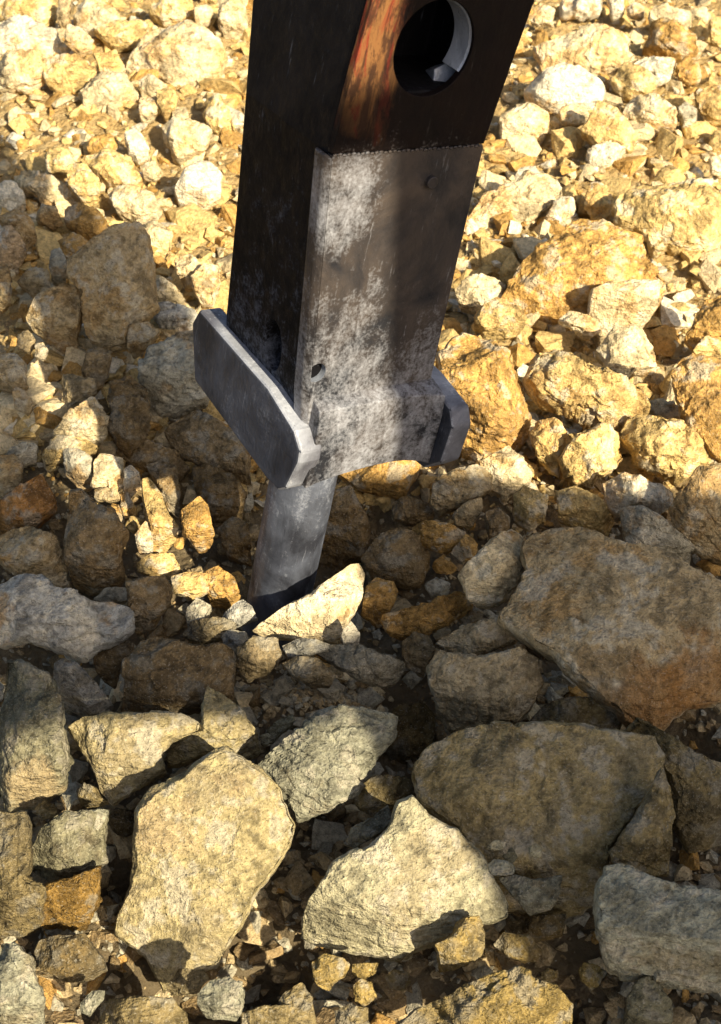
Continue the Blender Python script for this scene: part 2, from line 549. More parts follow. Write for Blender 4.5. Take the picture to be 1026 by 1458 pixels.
    me = mesh_np(name, VV, tri_rings(nr, NT_))
    me.materials.append(mat or M_ROCK)
    o = bpy.data.objects.new(name, me)
    o.location = base
    COL.objects.link(o)
    t = np.array(TINT[tint]) * rng.uniform(0.92, 1.08) * (0.60 if cpx[1] > 885 else (1.0 if cpx[1] > 690 or (cpx[0] < 215 and cpx[1] > 295) else 1.12))  # near rocks darkened, far sunlit ones lightened, to mimic the light
    if cpx[1] > 985:                                  # nearest rocks tinted greener grey, standing in for duller, cooler light
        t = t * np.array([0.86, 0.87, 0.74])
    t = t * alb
    CQ = (VV + base) * 1.0 + sd_
    ss = lambda v, lo, hi: (np.clip((v - lo) / (hi - lo), 0, 1) ** 2 * (3 - 2 * np.clip((v - lo) / (hi - lo), 0, 1)))[:, None]
    m1, m2, m3 = fbm(CQ * 5.0, 4, 0.6), fbm(CQ * 15.0 + 31.0, 4, 0.65), fbm(CQ * 42.0 + 11.0, 3, 0.65)
    lum = t.mean()
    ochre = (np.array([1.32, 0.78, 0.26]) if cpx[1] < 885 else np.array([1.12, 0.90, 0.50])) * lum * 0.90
    pale = np.array([1.16, 1.03, 0.74]) * min(lum * 1.38, 0.60)
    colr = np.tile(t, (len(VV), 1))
    colr = colr + (ochre - colr) * 0.68 * ss(m1 + 0.35 * m3, 0.06, 0.34)
    colr = colr + (pale - colr) * 0.65 * ss(m2 + 0.4 * m3, 0.10, 0.36)
    colr = colr * (1 - 0.42 * ss(-m2 + 0.5 * m3 - 0.3 * m1, 0.12, 0.40))
    for (sx_, sy_, sr_, scol) in stain:
        d_ = np.linalg.norm((VV + base) - onplane((sx_, sy_)), axis=1) + 0.05 * m2 + 0.04 * m1
        colr = colr + (np.array(TINT[scol]) * alb * 0.8 - colr) * 0.75 * ss(-d_, -sr_, -sr_ * 0.5)
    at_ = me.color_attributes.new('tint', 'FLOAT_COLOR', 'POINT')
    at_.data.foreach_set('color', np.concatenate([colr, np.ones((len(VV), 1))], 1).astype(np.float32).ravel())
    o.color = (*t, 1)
    sz = 'small' if s < 0.06 else ('medium' if s < 0.11 else 'large')
    if label is None:
        PENDING.append((o, cpx, f'{sz} {TWORD[tint]} stone', 'rock'))
        return o
    KNOWN.append((cpx, short(label)))
    tag(o, label, 'rock', group)
    return o

def P(s):
    v = [float(k) for k in s.replace(',', ' ').split()]
    return list(zip(v[0::2], v[1::2]))

H = hero
# --- far left, sunlit
H('boulder', 'long whitish boulder at the far edge of the sunlit rubble', P('-8,25 20,26 50,36 80,46 87,64 66,76 33,72 -8,74'), 'W', 62)
H('rock', 'blocky cream rock sitting on top of a yellow block', P('110,3 130,0 150,5 169,18 167,28 147,36 120,33 105,27 106,12'), 'C', 66, lift=.05)
H('rock', 'yellow block wedged beneath a blocky cream rock', P('133,40 150,34 173,27 200,25 214,32 197,50 187,62 160,64 146,55'), 'Y', 52)
H('slab', 'broad cream slab in full sun behind the breaker', P('173,78 197,50 217,33 260,33 287,42 313,55 320,70 307,93 277,110 247,110 213,97 187,92'), 'C', 60, dome=.12)
H('rock', None, P('217,-8 267,-8 277,13 257,22 230,26 213,15'), 'Y', 60)
H('rock', None, P('278,10 293,5 302,15 297,30 283,33 277,23'), 'C', 55)
H('rock', 'tall pale rock touching the dark flank of the breaker', P('310,-8 345,-8 352,40 347,55 323,53 310,33'), 'C', 50)
H('rock', None, P('-8,-8 80,-8 73,23 57,37 20,23 -8,18'), 'Y', 58)
H('rock', None, P('84,-2 104,-4 100,15 95,35 88,42 82,30'), 'T', 45, az=30)
H('rock', None, P('97,33 117,43 132,53 130,65 113,68 93,57'), 'C', 55)
H('rock', None, P('62,83 110,80 137,93 130,110 97,117 63,110'), 'Y', 60)
H('rock', None, P('-8,78 57,75 62,105 40,120 -8,115'), 'C', 62)
H('rock', None, P('133,75 165,73 178,92 165,103 140,97'), 'Y', 60)
H('slab', None, P('113,123 133,110 180,103 197,120 160,137 120,140'), 'C', 68)
H('rock', None, P('197,112 217,107 235,118 225,133 200,133'), 'C', 60)
H('rock', None, P('197,150 207,137 227,137 230,153 213,163 200,162'), 'C', 55)
H('rock', None, P('223,128 243,124 253,140 247,155 237,168 225,150'), 'Y', 55)
H('rock', None, P('243,155 262,150 270,160 262,171 245,170'), 'C', 55)
H('rock', 'cream rock with ochre top leaning by a black gap beside the breaker', P('290,133 310,133 327,160 333,185 313,197 300,180 287,160'), 'Y', 52, az=-15)
H('rock', 'pale angular rock with a dark hollow on its shaded side', P('230,177 253,170 283,173 300,187 290,207 253,220 240,200'), 'C', 58)
H('rock', 'whitish oval stone standing on end in the sunlit rubble', P('177,190 190,182 203,193 213,220 200,227 185,213'), 'W', 45, az=25)
H('rock', None, P('122,205 135,193 160,192 165,205 150,217 125,215'), 'O', 58)
H('rock', None, P('63,220 80,207 97,213 103,230 87,245 68,242'), 'Y', 52)
H('boulder', 'smooth six-sided whitish boulder alone in the sunlit rubble', P('249,263 260,243 283,227 300,230 317,247 315,277 297,285 277,288 257,277'), 'W', 52, az=18, lift=.02, rough=.45, dome=.14)
H('rock', 'broad yellow sloping rock below the whitish oval stone', P('113,220 150,217 187,227 203,257 187,267 143,253 123,233'), 'Y', 60)
H('rock', None, P('95,232 123,235 140,255 142,280 120,285 98,260'), 'Y', 55)
H('rock', 'long cream rock lying at the edge of the shadow', P('17,243 43,243 77,253 97,267 87,283 53,277 23,260'), 'C', 60)
H('rock', 'rounded whitish stone just above the shadow edge', P('-8,263 20,263 33,273 33,288 20,298 -8,300'), 'W', 55)
H('rock', None, P('150,268 185,268 215,278 228,293 200,305 165,295'), 'C', 64)
H('rock', None, P('203,235 220,228 228,243 218,253 205,250'), 'C', 55)
H('rock', 'soft cream lump behind the top of the tall shaded slab', P('193,310 225,313 245,330 240,355 215,362 200,350'), 'C', 62, lift=-.02)
H('rock', None, P('205,385 225,390 255,410 270,432 235,435 213,432'), 'C', 58)
H('rock', 'cream angular rock resting against the breaker just above the claw', P('272,395 290,375 310,372 312,400 300,428 285,428 275,410'), 'C', 52)
H('rock', None, P('250,370 270,362 285,375 275,395 255,400'), 'C', 60)
# --- left heap, shaded
H('slab', 'tall brown slab standing upright in the shade with a ridge', P('163,318 187,315 195,323 200,357 207,400 213,433 200,447 187,457 180,490 160,498 127,487 120,447 117,417 97,390 100,367 133,340'), 'T', 33, az=-12, thick=.45, dome=.2, crease=[((164, 316), (184, 470), (205, 400), 1.0)], rough=.7, facet=.2)
H('rock', 'triangular brown rock leaning beside the tall slab', P('35,453 50,423 63,413 93,402 110,405 117,420 112,457 100,490 80,500 63,483 43,470'), 'T', 42, az=-8, thick=.45, rough=.7)
H('rock', 'whitish grey rock in the shade at the heap edge', P('-8,320 17,322 33,343 35,353 20,377 -8,373'), 'L', 55)
H('rock', 'pale rock lying behind the left claw plate', P('217,433 240,430 287,443 292,458 283,466 247,472 230,463'), 'L', 55)
H('slab', 'greenish grey slab propped under the left claw plate', P('203,517 213,497 247,480 280,467 292,500 300,540 290,557 253,567 213,577 198,543'), 'G', 55, lift=.05)
H('rock', None, P('183,463 213,457 227,470 213,490 190,502 180,490'), 'T', 52)
H('rock', None, P('125,495 143,490 158,505 153,530 135,545 115,525'), 'B', 55)
H('rock', 'squared tan block in the shade above the sunlit clod', P('88,530 100,533 133,537 137,553 110,570 83,582'), 'T', 50)
H('rock', None, P('45,298 60,291 80,295 85,310 70,318 50,313'), 'T', 58)
H('rock', None, P('93,300 110,292 140,298 152,315 140,333 110,325 92,315'), 'O', 58)
H('rock', None, P('-8,305 20,297 45,310 50,330 30,340 10,320'), 'T', 60)
H('rock', None, P('80,340 105,332 130,343 120,360 90,362'), 'O', 58)
H('rock', None, P('72,355 85,352 97,375 92,400 75,405 70,380'), 'G', 48)
H('rock', None, P('20,395 45,380 70,385 70,408 40,413'), 'T', 58)
H('rock', None, P('-8,380 10,377 16,395 12,425 -8,430'), 'T', 52)
H('rock', None, P('-8,505 20,500 35,515 35,545 15,555 -8,550'), 'T', 52)
H('rock', None, P('17,550 35,553 50,575 40,590 20,580'), 'T', 52)
H('rock', None, P('50,490 62,485 70,500 62,512 50,508'), 'T', 52)
H('rock', None, P('25,475 42,470 52,485 40,502 25,495'), 'T', 52)
H('clod', 'dark crumbly block beside the sunlit clod', P('150,560 165,545 185,535 205,550 212,585 200,620 175,640 152,610 155,580'), 'B', 50, lift=.03, mat=M_CLOD, rough=1.5)
# --- sunlit streak on the heap
H('clod', 'cream crumbly clod catching a streak of sun on the heap', P('77,610 105,582 133,560 147,580 155,595 147,620 125,627 93,622'), 'C', 50, az=25, lift=.05, mat=M_CLOD, rough=1.4)
H('clod', None, P('60,640 85,622 125,625 142,635 125,648 90,648 68,655'), 'Y', 52, az=15, lift=.03, mat=M_CLOD, rough=1.3)
H('rock', 'rounded grey rock below the sunlit clod', P('88,640 110,637 132,650 130,690 110,695 92,677'), 'G', 45, lift=.01)
H('rock', 'pale knobbly rock in the streak of sun', P('133,655 143,645 177,650 178,670 163,683 147,692 130,688'), 'C', 50, az=25, lift=.03)
H('rock', None, P('177,667 187,660 200,677 202,693 190,705 178,697'), 'W', 45, az=25, lift=.03)
H('rock', None, P('153,683 165,675 177,680 177,692 165,700 155,695'), 'C', 50, az=20, lift=.02)
H('rock', None, P('133,695 150,693 168,698 170,710 155,714 135,711'), 'T', 55, lift=.02)
H('slab', 'narrow upright yellow slab in the streak of sun', P('203,683 213,680 230,700 238,730 253,747 253,767 240,787 220,787 215,753 207,720'), 'Y', 38, az=25, lift=.02)
H('rock', 'small pointed white stone against the narrow upright slab', P('192,760 208,740 217,757 218,787 197,788'), 'W', 42, az=10, lift=.03)
H('rock', None, P('178,745 190,735 205,738 203,750 190,757 180,752'), 'Y', 55, lift=.02)
H('rock', None, P('170,700 182,700 193,720 190,735 177,738 172,718'), 'O', 50, az=10, lift=.01)
H('rock', None, P('158,715 168,718 177,738 170,745 158,735'), 'O', 50, lift=.01)
H('rock', 'oblong cream stone under the small pointed white stone', P('195,800 215,788 247,788 257,805 245,817 215,818 197,812'), 'Y', 55, az=15, lift=.02)
H('rock', 'bright yellow rock in the sun left of the chisel', P('243,820 267,813 297,815 302,827 293,843 273,850 247,843'), 'Y', 50, az=15, lift=.02)
H('rock', 'ochre rounded rock between the bright yellow rock and the chisel', P('290,813 310,805 332,820 341,840 335,860 300,862 292,840'), 'O', 48)
H('rock', 'ochre oblong block hanging over the dark hollow', P('257,727 283,705 297,720 305,760 300,780 283,783 260,757'), 'O', 42, az=10, lift=.06)
H('boulder', 'big dark brown boulder on the shaded heap', P('97,700 113,697 133,717 160,723 183,757 173,773 170,820 153,840 113,840 90,830 87,773 93,740'), 'B', 45, lift=.02, thick=.5)
H('rock', 'rusty pointed rock beside the big dark brown boulder', P('-8,712 30,690 57,672 72,700 80,720 50,747 -8,765'), 'R', 48)
H('rock', None, P('-8,765 15,752 40,748 75,760 85,790 85,830 60,832 20,818 -8,795'), 'T', 52)
H('rock', None, P('-8,650 20,645 33,660 30,690 -8,700'), 'T', 52)
H('rock', None, P('0,645 35,630 53,633 50,655 20,660'), 'G', 58)
H('rock', None, P('165,640 200,625 250,640 272,660 255,675 210,665 180,655'), 'B', 55, lift=-.03)
H('rock', None, P('205,660 230,655 250,660 255,700 252,735 238,725 225,690'), 'B', 42, lift=-.03)
H('rock', 'large dark brown rock in the hollow left of the chisel', P('273,665 290,656 330,672 350,700 340,740 300,762 290,720 275,690'), 'B', 48, lift=-.04)
H('boulder', 'dark overhanging boulder beneath the left claw plate', P('232,612 280,580 315,600 355,640 355,700 320,680 290,662 250,645'), 'B', 50, lift=-.02)
H('rock', None, P('308,752 330,735 355,745 358,800 325,790'), 'B', 48, lift=-.06)
# --- far right, sunlit
H('rock', 'smooth oval cream boulder near the upper breaker', P('747,113 764,103 801,93 827,100 864,123 857,137 841,142 817,143 794,145 767,133'), 'W', 60, lift=.04, rough=.6)
H('rock', 'angular yellow rock with a sharp corner in the sunlit rubble', P('827,187 851,143 877,153 897,177 907,187 897,213 881,205 851,207'), 'Y', 42, az=-18, lift=.03, crease=[((892, 172), (882, 208), (905, 190), .7)], rough=.6, facet=.2)
H('rock', 'whitish lump below the angular yellow rock', P('834,213 864,200 884,193 895,207 877,227 844,240'), 'W', 55)
H('rock', None, P('884,160 900,140 930,135 960,150 960,170 920,172 893,170'), 'C', 58)
H('rock', None, P('795,160 810,150 835,150 840,162 825,175 800,170'), 'C', 58)
H('rock', 'cream rock against the right edge of the breaker', P('711,170 751,147 781,160 777,187 744,193 717,190'), 'C', 60)
H('slab', 'broad cream slab behind the smooth oval boulder', P('764,63 797,53 851,33 897,50 904,73 884,93 851,97 811,90 777,93'), 'C', 60, dome=.12)
H('rock', 'bright white flat rock in the far rubble', P('901,90 924,80 961,83 957,100 937,107 914,100'), 'W', 66, lift=.03)
H('rock', None, P('804,-8 857,-8 860,13 835,18 805,10'), 'W', 60)
H('rock', None, P('864,-6 887,-6 888,15 870,20'), 'W', 55)
H('rock', None, P('893,10 905,3 917,13 912,25 898,22'), 'W', 50)
H('rock', None, P('925,15 945,8 975,18 997,30 990,42 950,35 927,28'), 'C', 58)
H('rock', None, P('980,15 1000,12 1012,22 1005,30 985,25'), 'C', 55)
H('rock', None, P('915,60 930,30 960,35 990,45 993,65 970,75 935,65'), 'O', 55)
H('rock', None, P('962,95 975,80 990,88 1000,105 985,115 965,108'), 'O', 52)
H('rock', None, P('1010,30 1035,20 1035,60 1012,55'), 'Y', 55)
H('rock', None, P('990,140 1005,122 1035,118 1035,165 1005,170'), 'Y', 55)
H('rock', None, P('755,25 770,5 790,15 788,28 765,30'), 'C', 55)
H('rock', None, P('963,155 975,145 992,155 997,170 980,172'), 'G', 50)
H('rock', None, P('870,110 890,90 920,103 935,120 920,130 890,125'), 'Y', 60)
H('rock', None, P('1010,225 1035,218 1035,245 1015,240'), 'C', 55)
H('slab', 'long cream slab leaning up to the breaker edge', P('660,312 690,275 730,262 770,240 795,240 800,262 790,285 750,310 700,318'), 'C', 62, dome=.12)
H('rock', None, P('833,285 840,262 865,262 875,280 868,305 845,305'), 'Y', 52)
H('rock', 'small white rock above the big ochre slab', P('778,305 795,285 815,280 818,300 805,312'), 'W', 48, lift=.02)
H('slab', 'flat yellow slab overhanging a black shadow', P('877,280 885,268 917,260 984,256 1035,262 1035,335 1008,334 938,333 915,315 880,300'), 'Y', 66, lift=.07, thick=.35, dome=.1)
H('slab', 'large flat ochre slab lying in the sun', P('716,414 739,375 774,348 798,336 813,313 868,311 918,325 922,356 946,387 938,402 867,408 845,430 836,440 790,442 755,438'), 'O', 66, az=-8, dome=.1, thick=.4, lift=.05)
H('rock', 'cream-topped block on the corner of the large ochre slab', P('840,414 867,401 938,399 938,430 914,453 895,465 860,461 840,438'), 'C', 58, lift=.06, crease=[((838, 415), (940, 428), (880, 462), 1.3)], rough=.7)
H('rock', 'rock with a bite of shadow left of the large ochre slab', P('645,412 665,395 685,392 720,400 715,425 690,440 655,435'), 'C', 52)
H('clod', None, P('678,455 690,430 720,420 750,440 750,460 730,475 700,478'), 'Y', 52, mat=M_CLOD)
H('rock', None, P('800,450 812,440 840,450 858,470 845,478 815,465'), 'C', 55)
H('rock', 'pale blunt rock with a shaded left cheek in the sun', P('857,490 875,470 907,465 934,492 938,520 907,524 891,539 876,527'), 'C', 50, az=20, lift=.02, crease=[((885, 466), (880, 535), (858, 495), .9)])
H('rock', None, P('975,480 1003,427 1035,415 1035,497 997,504'), 'O', 45, az=-25)
H('slab', 'ochre slab tilted on edge with a white right face', P('953,533 965,515 993,502 1040,510 1040,665 1010,640 985,610 960,570'), 'O', 45, az=-20, lift=.03, crease=[((990, 500), (1040, 600), (1035, 520), .8)], facet=.2)
H('rock', None, P('920,572 935,568 965,580 973,592 960,600 935,592'), 'C', 55)
H('rock', 'yellow lumpy rock with a shadow notch at its top', P('891,617 899,590 914,584 969,602 1016,641 1020,656 977,676 938,664 914,645'), 'Y', 50, az=8, lift=.02)
H('boulder', 'wide crumbly cream and ochre boulder over a dark cavity', P('750,530 765,510 785,503 830,515 870,528 910,550 925,565 920,590 890,605 855,592 810,572 770,558'), 'Y', 52, lift=.06, mat=M_CLOD, rough=1.3)
H('boulder', 'big cracked ochre boulder right of the right claw plate', P('625,500 660,470 700,480 720,500 745,540 760,580 758,610 735,640 700,650 665,640 640,590'), 'O', 48, az=5, thick=.5)
H('rock', 'cream and ochre rock in front of the dark cavity', P('801,649 821,617 860,604 883,614 895,649 880,664 852,676 844,695 821,684'), 'Y', 45, az=8)
H('rock', None, P('760,600 790,598 805,615 800,640 790,670 765,650 755,625'), 'Y', 50)
H('rock', 'whitish wedge right of the right claw plate', P('681,657 724,633 759,668 755,684 720,703 696,692'), 'C', 52)
H('rock', 'white-topped rock with a dark split left side', P('868,676 891,672 961,699 957,719 938,731 907,715 887,723 876,707'), 'W', 55, az=15, lift=.03, crease=[((890, 672), (905, 725), (868, 690), 1.3)])
H('rock', None, P('985,500 1000,480 1035,490 1035,505 1000,510'), 'Y', 60)
# --- shadow edge, right
H('rock', None, P('731,705 745,690 780,705 775,740 750,755 728,740'), 'Y', 50)
H('rock', 'ochre rock half in sun at the shadow edge', P('792,700 820,690 850,705 880,735 870,755 830,750 795,735'), 'Y', 50)
H('slab', 'grey leaning slab at the top of the huge shaded slab', P('887,723 915,717 946,738 989,777 990,806 938,795 890,775'), 'G', 45, lift=.01)
H('boulder', 'dark shaded boulder cut by the shadow edge beyond the huge slab', P('957,720 975,690 993,664 1040,658 1040,798 1000,782 960,750'), 'T', 45, lift=.03)
H('rock', None, P('617,683 647,667 680,660 703,677 697,697 667,713 627,733 613,715'), 'T', 50)
H('rock', None, P('645,730 665,712 685,708 688,722 672,748 650,745'), 'T', 50)
H('rock', None, P('580,750 605,740 640,745 663,758 650,775 625,785 600,775'), 'O', 52)
H('rock', None, P('690,730 710,720 730,735 725,760 700,768'), 'B', 50)
H('rock', None, P('555,715 580,705 610,715 615,735 585,745 560,740'), 'B', 50, lift=-.03)
H('rock', None, P('640,785 665,760 680,770 675,790 655,795'), 'O', 50)
H('rock', 'brown rock tucked under the lower edge of the breaker', P('480,672 520,650 590,645 600,660 583,690 573,710 547,700 510,693'), 'O', 48, lift=-.02)
H('rock', 'dark brown block in the hollow right of the chisel', P('513,793 543,757 567,750 610,763 613,797 603,827 580,833 530,820'), 'B', 48, lift=-.03)
H('rock', None, P('450,740 470,700 500,690 520,730 527,750 515,790 480,815 440,820'), 'B', 45, lift=-.06)
# --- middle band
H('rock', 'pale wedge of rock leaning on the foot of the chisel', P('362,896 400,865 440,845 500,803 515,800 523,815 518,850 500,885 490,912 460,915 420,908 380,908'), 'C', 45, az=12, lift=.005, thick=.45, rough=.8)
H('rock', 'tiny white teardrop stone in front of the pale wedge', P('485,905 488,895 500,884 512,900 512,918 490,920'), 'W', 35, az=20, lift=.05, rough=.5)
H('rock', 'grey tilted rock with an ochre underside on the huge slab', P('660,827 653,813 683,783 713,757 730,748 743,757 757,783 760,803 740,827 713,847 687,850 667,843'), 'C', 60, lift=.15, thick=.5, crease=[((655, 838), (765, 785), (715, 850), 1.2)], rough=.8)
H('slab', 'flat tongue of pale rock on top of a squat block', P('620,913 653,893 703,877 747,872 743,903 720,917 677,932 647,928'), 'C', 56, lift=.09, thick=.4)
H('rock', 'squat fractured block under the flat tongue of rock', P('610,945 625,925 650,930 690,932 740,920 765,940 772,970 755,1010 735,1030 690,1038 645,1042 625,1010 612,970'), 'C', 42, lift=.03, thick=.6)
H('rock', None, P('572,910 590,898 610,905 620,925 610,945 605,960 580,950 573,930'), 'T', 45)
H('clod', 'ochre crumbly rock with a knobbly bright end', P('547,877 580,867 620,853 653,840 677,853 667,870 637,887 607,900 557,900'), 'O', 50, az=10, lift=.04, mat=M_CLOD, rough=1.3)
H('rock', None, P('520,835 535,820 560,828 567,845 555,870 540,885 515,870'), 'O', 50)
H('rock', None, P('603,832 620,822 640,830 640,845 615,850'), 'G', 55)
H('rock', None, P('650,880 670,863 687,870 685,880 665,890'), 'T', 55, lift=.01)
H('slab', 'huge flat shaded slab with a rusty lower edge', P('712,870 735,835 752,800 748,760 785,738 830,745 880,772 940,782 990,810 1042,838 1042,988 984,997 951,1020 937,1035 911,1030 884,1010 815,960 771,913 740,888'), 'T', 62, alb=1.1, stain=[(925, 1000, .10, 'R'), (1000, 960, .09, 'R'), (850, 960, .07, 'B')], lift=.09, thick=.3, dome=.08, crease=[((870, 1015), (1042, 935), (985, 1000), .75)], facet=.2)
H('rock', None, P('265,870 280,850 300,862 290,885 265,895'), 'G', 52)
H('rock', 'grey jagged stone at the very foot of the chisel', P('310,880 330,862 345,852 358,862 366,880 335,892'), 'L', 52, lift=.02)
H('rock', None, P('253,905 270,885 310,877 335,885 320,905 285,912'), 'T', 58)
H('rock', None, P('315,905 330,897 350,900 362,910 340,925 320,920'), 'L', 60)
H('rock', 'tan rounded rock between the brown block and the leaf-shaped stone', P('335,922 360,905 395,908 402,935 385,955 350,965 335,950'), 'T', 50)
H('rock', 'leaf-shaped flat tan stone beside the gravel', P('400,940 423,933 453,937 477,960 470,973 443,975 420,963'), 'T', 58, lift=.03, rough=.6)
H('slab', 'long flat grey-green stone lying by the white teardrop', P('443,923 473,917 517,920 547,930 573,938 577,950 563,967 547,970 513,965 487,953 473,943'), 'G', 60, lift=.05, thick=.4)
H('rock', None, P('400,918 430,908 460,912 475,920 440,932 410,935'), 'L', 62)
H('slab', 'long pale grey slab lying over a black gap', P('-8,827 33,818 60,818 80,837 110,843 127,853 157,850 185,862 187,885 167,903 140,908 113,928 80,917 33,903 -8,907'), 'L', 66, lift=.08, thick=.3, dome=.12)
H('rock', 'brown upright block at the end of the long grey slab', P('180,830 200,822 233,818 242,833 240,860 213,890 190,903 182,867'), 'B', 45, lift=.02)
H('rock', None, P('130,852 150,837 180,835 180,852 150,860'), 'G', 60)
H('boulder', 'large grey and yellow boulder left of the wedge-shaped stone', P('-8,933 20,940 63,957 72,973 87,1000 90,1033 97,1077 85,1120 55,1145 0,1155 -8,1155'), 'G', 50, stain=[(40, 1130, .07, 'T')], lift=.03, thick=.5, dome=.14)
H('rock', 'bluish grey wedge-shaped stone with a sharp ridge', P('77,943 90,937 110,943 133,967 162,1003 153,1015 117,1018 93,1007 72,980'), 'L', 48, az=10, lift=.02, crease=[((88, 937), (130, 1018), (80, 990), .9)], rough=.6)
H('rock', 'flat-topped brown block above the lit foreground rocks', P('173,943 200,913 230,907 253,910 273,918 313,913 333,923 332,973 325,1000 300,1003 240,1012 168,1015 170,1000 177,967'), 'B', 50, lift=.05, thick=.5, crease=[((165, 1000), (330, 982), (240, 1015), 1.0)])
H('rock', None, P('130,925 160,910 187,912 192,925 172,945 160,975 135,955'), 'B', 48, lift=-.03)
H('rock', 'lit cream rock pointing down beside the tallest pale boulder', P('95,1035 117,1020 160,1015 210,1013 257,1015 285,1027 280,1042 250,1052 232,1075 235,1095 210,1110 180,1130 160,1147 143,1130 130,1090 110,1060'), 'C', 48, az=10, lift=.05, crease=[((105, 1030), (172, 1135), (110, 1090), .7)])
H('rock', 'small bluish grey chip lying on a lit cream rock', P('127,1022 143,1017 157,1030 153,1040 133,1043'), 'L', 60, lift=.08)
H('rock', 'lit yellow-cream rock behind the tallest foreground boulder', P('288,1000 295,975 320,990 345,1010 368,1045 370,1070 350,1085 320,1068 290,1072 240,1090 234,1075 252,1052 285,1040'), 'C', 50, az=8, lift=.04)
H('boulder', 'rough grey-green boulder with a pale edge beside gravel', P('365,1090 400,1055 420,1040 447,1015 480,1003 530,1010 567,1020 563,1043 547,1067 520,1113 490,1137 460,1150 425,1165 410,1140 370,1105'), 'L', 52, az=5, lift=.04, thick=.5, rough=1.3, crease=[((567, 1025), (490, 1140), (560, 1100), .8)])
H('rock', None, P('372,1050 395,1025 415,1015 420,1025 405,1040 385,1055'), 'G', 58)
H('rock', None, P('370,1047 385,1042 392,1052 380,1060 371,1058'), 'W', 55)
H('rock', None, P('545,1020 570,1003 605,1000 620,1020 615,1060 600,1085 560,1090 545,1070'), 'B', 50, lift=-.05)
H('rock', None, P('500,1130 525,1105 550,1100 585,1110 592,1130 560,1150 530,1165 510,1150'), 'T', 55, lift=-.02)
# --- foreground
H('boulder', 'tallest pale boulder standing on a point in the foreground', P('320,1063 335,1075 360,1090 395,1115 410,1150 420,1175 415,1205 395,1235 370,1265 355,1300 330,1340 310,1375 280,1385 255,1378 235,1412 225,1395 205,1360 165,1325 168,1305 185,1260 190,1190 192,1150 215,1120 260,1100 290,1080'), 'C', 44, stain=[(240, 1170, .07, 'T'), (330, 1120, .05, 'T')], az=8, lift=.02, thick=.45, dome=.13, crease=[((420, 1185), (330, 1350), (400, 1290), 1.0)], rough=.75, facet=.22)
H('boulder', 'broad pale triangular boulder beside the tallest foreground boulder', P('430,1310 440,1280 475,1230 520,1205 550,1180 565,1140 585,1133 610,1160 650,1180 685,1215 700,1245 722,1285 720,1305 690,1315 650,1330 600,1352 570,1372 520,1362 455,1350 432,1340'), 'W', 50, az=5, lift=.04, thick=.45, dome=.12, rough=.8, facet=.22)
H('slab', 'great brown shaded slab lying behind the foreground boulders', P('588,1095 605,1065 650,1040 700,1030 760,1028 830,1030 880,1040 930,1050 945,1075 935,1110 900,1160 870,1210 860,1260 840,1300 790,1312 720,1292 690,1230 650,1180 600,1140'), 'T', 56, alb=1.45, lift=.05, thick=.35, dome=.09, rough=.9, facet=.2)
H('rock', 'squared lit stone casting its shadow on the broad pale boulder', P('620,1345 645,1330 662,1308 685,1305 693,1330 686,1360 660,1380 640,1390 630,1370'), 'Y', 42, az=18, lift=.06, thick=.8)
H('rock', None, P('442,1370 462,1357 489,1363 498,1373 492,1390 475,1400 469,1417 452,1407'), 'Y', 48, az=10, lift=.03)
H('rock', None, P('500,1372 520,1370 538,1370 535,1385 520,1395 502,1388'), 'Y', 52, lift=.02)
H('rock', None, P('502,1400 515,1393 530,1397 536,1420 520,1432 505,1425'), 'Y', 50, lift=.02)
H('rock', None, P('548,1390 560,1378 580,1383 587,1400 575,1410 555,1408'), 'T', 50)
H('rock', None, P('475,1440 500,1428 522,1435 525,1470 475,1470'), 'T', 50)
H('rock', None, P('405,1410 430,1397 445,1420 450,1470 400,1470 385,1440'), 'T', 48)
H('rock', None, P('345,1445 375,1430 420,1430 435,1470 345,1472'), 'T', 55)
H('rock', 'rough ledge of rock above the broad pale triangular boulder', P('488,1202 500,1178 530,1163 552,1145 560,1165 540,1185 505,1208'), 'L', 50, lift=.02)
H('boulder', 'low lit ochre boulder along the near edge', P('558,1472 590,1440 640,1415 690,1390 740,1380 790,1400 815,1430 812,1472'), 'Y', 55, lift=.02, mat=M_CLOD, rough=1.2)
H('rock', 'bright yellow lump above the low lit ochre boulder', P('704,1347 717,1327 751,1330 774,1353 771,1373 750,1370 724,1362'), 'Y', 48, az=12, lift=.04)
H('rock', None, P('769,1385 780,1377 793,1383 793,1393 780,1398 770,1395'), 'Y', 50, lift=.03)
H('rock', None, P('824,1380 830,1370 850,1373 865,1383 850,1405 842,1409 828,1395'), 'Y', 48, az=15, lift=.02)
H('rock', 'narrow upright rock with pale rim below the grey slab', P('890,1470 895,1420 910,1395 925,1390 945,1408 958,1425 955,1470'), 'G', 38, lift=.0)
H('slab', 'thick blue-grey slab with a yellowish front edge in shade', P('851,1260 864,1233 897,1230 924,1247 951,1257 984,1263 1042,1270 1042,1405 977,1399 924,1389 897,1385 871,1362 851,1320'), 'L', 62, alb=1.5, lift=.10, thick=.5, dome=.12, crease=[((845, 1318), (1042, 1345), (940, 1400), 1.3)], facet=.2)
H('rock', 'pointed brown slab leaning on the great brown slab', P('945,1090 955,1120 965,1160 960,1210 962,1252 930,1252 880,1238 868,1212 905,1160 925,1120'), 'T', 44, alb=1.4, lift=.06, crease=[((945, 1090), (905, 1240), (965, 1180), .6)])
H('rock', None, P('885,1042 910,1020 960,1050 1010,1080 1042,1110 1042,1205 990,1212 965,1170 950,1100'), 'T', 52, lift=.0)
H('slab', 'thin blue-grey flake resting on the great brown slab', P('710,1250 735,1245 760,1252 800,1245 797,1270 785,1295 755,1304 735,1282'), 'L', 52, lift=.09, thick=.3, rough=.5)
H('rock', None, P('690,1206 705,1195 720,1198 718,1207 700,1213'), 'W', 55, lift=.10)
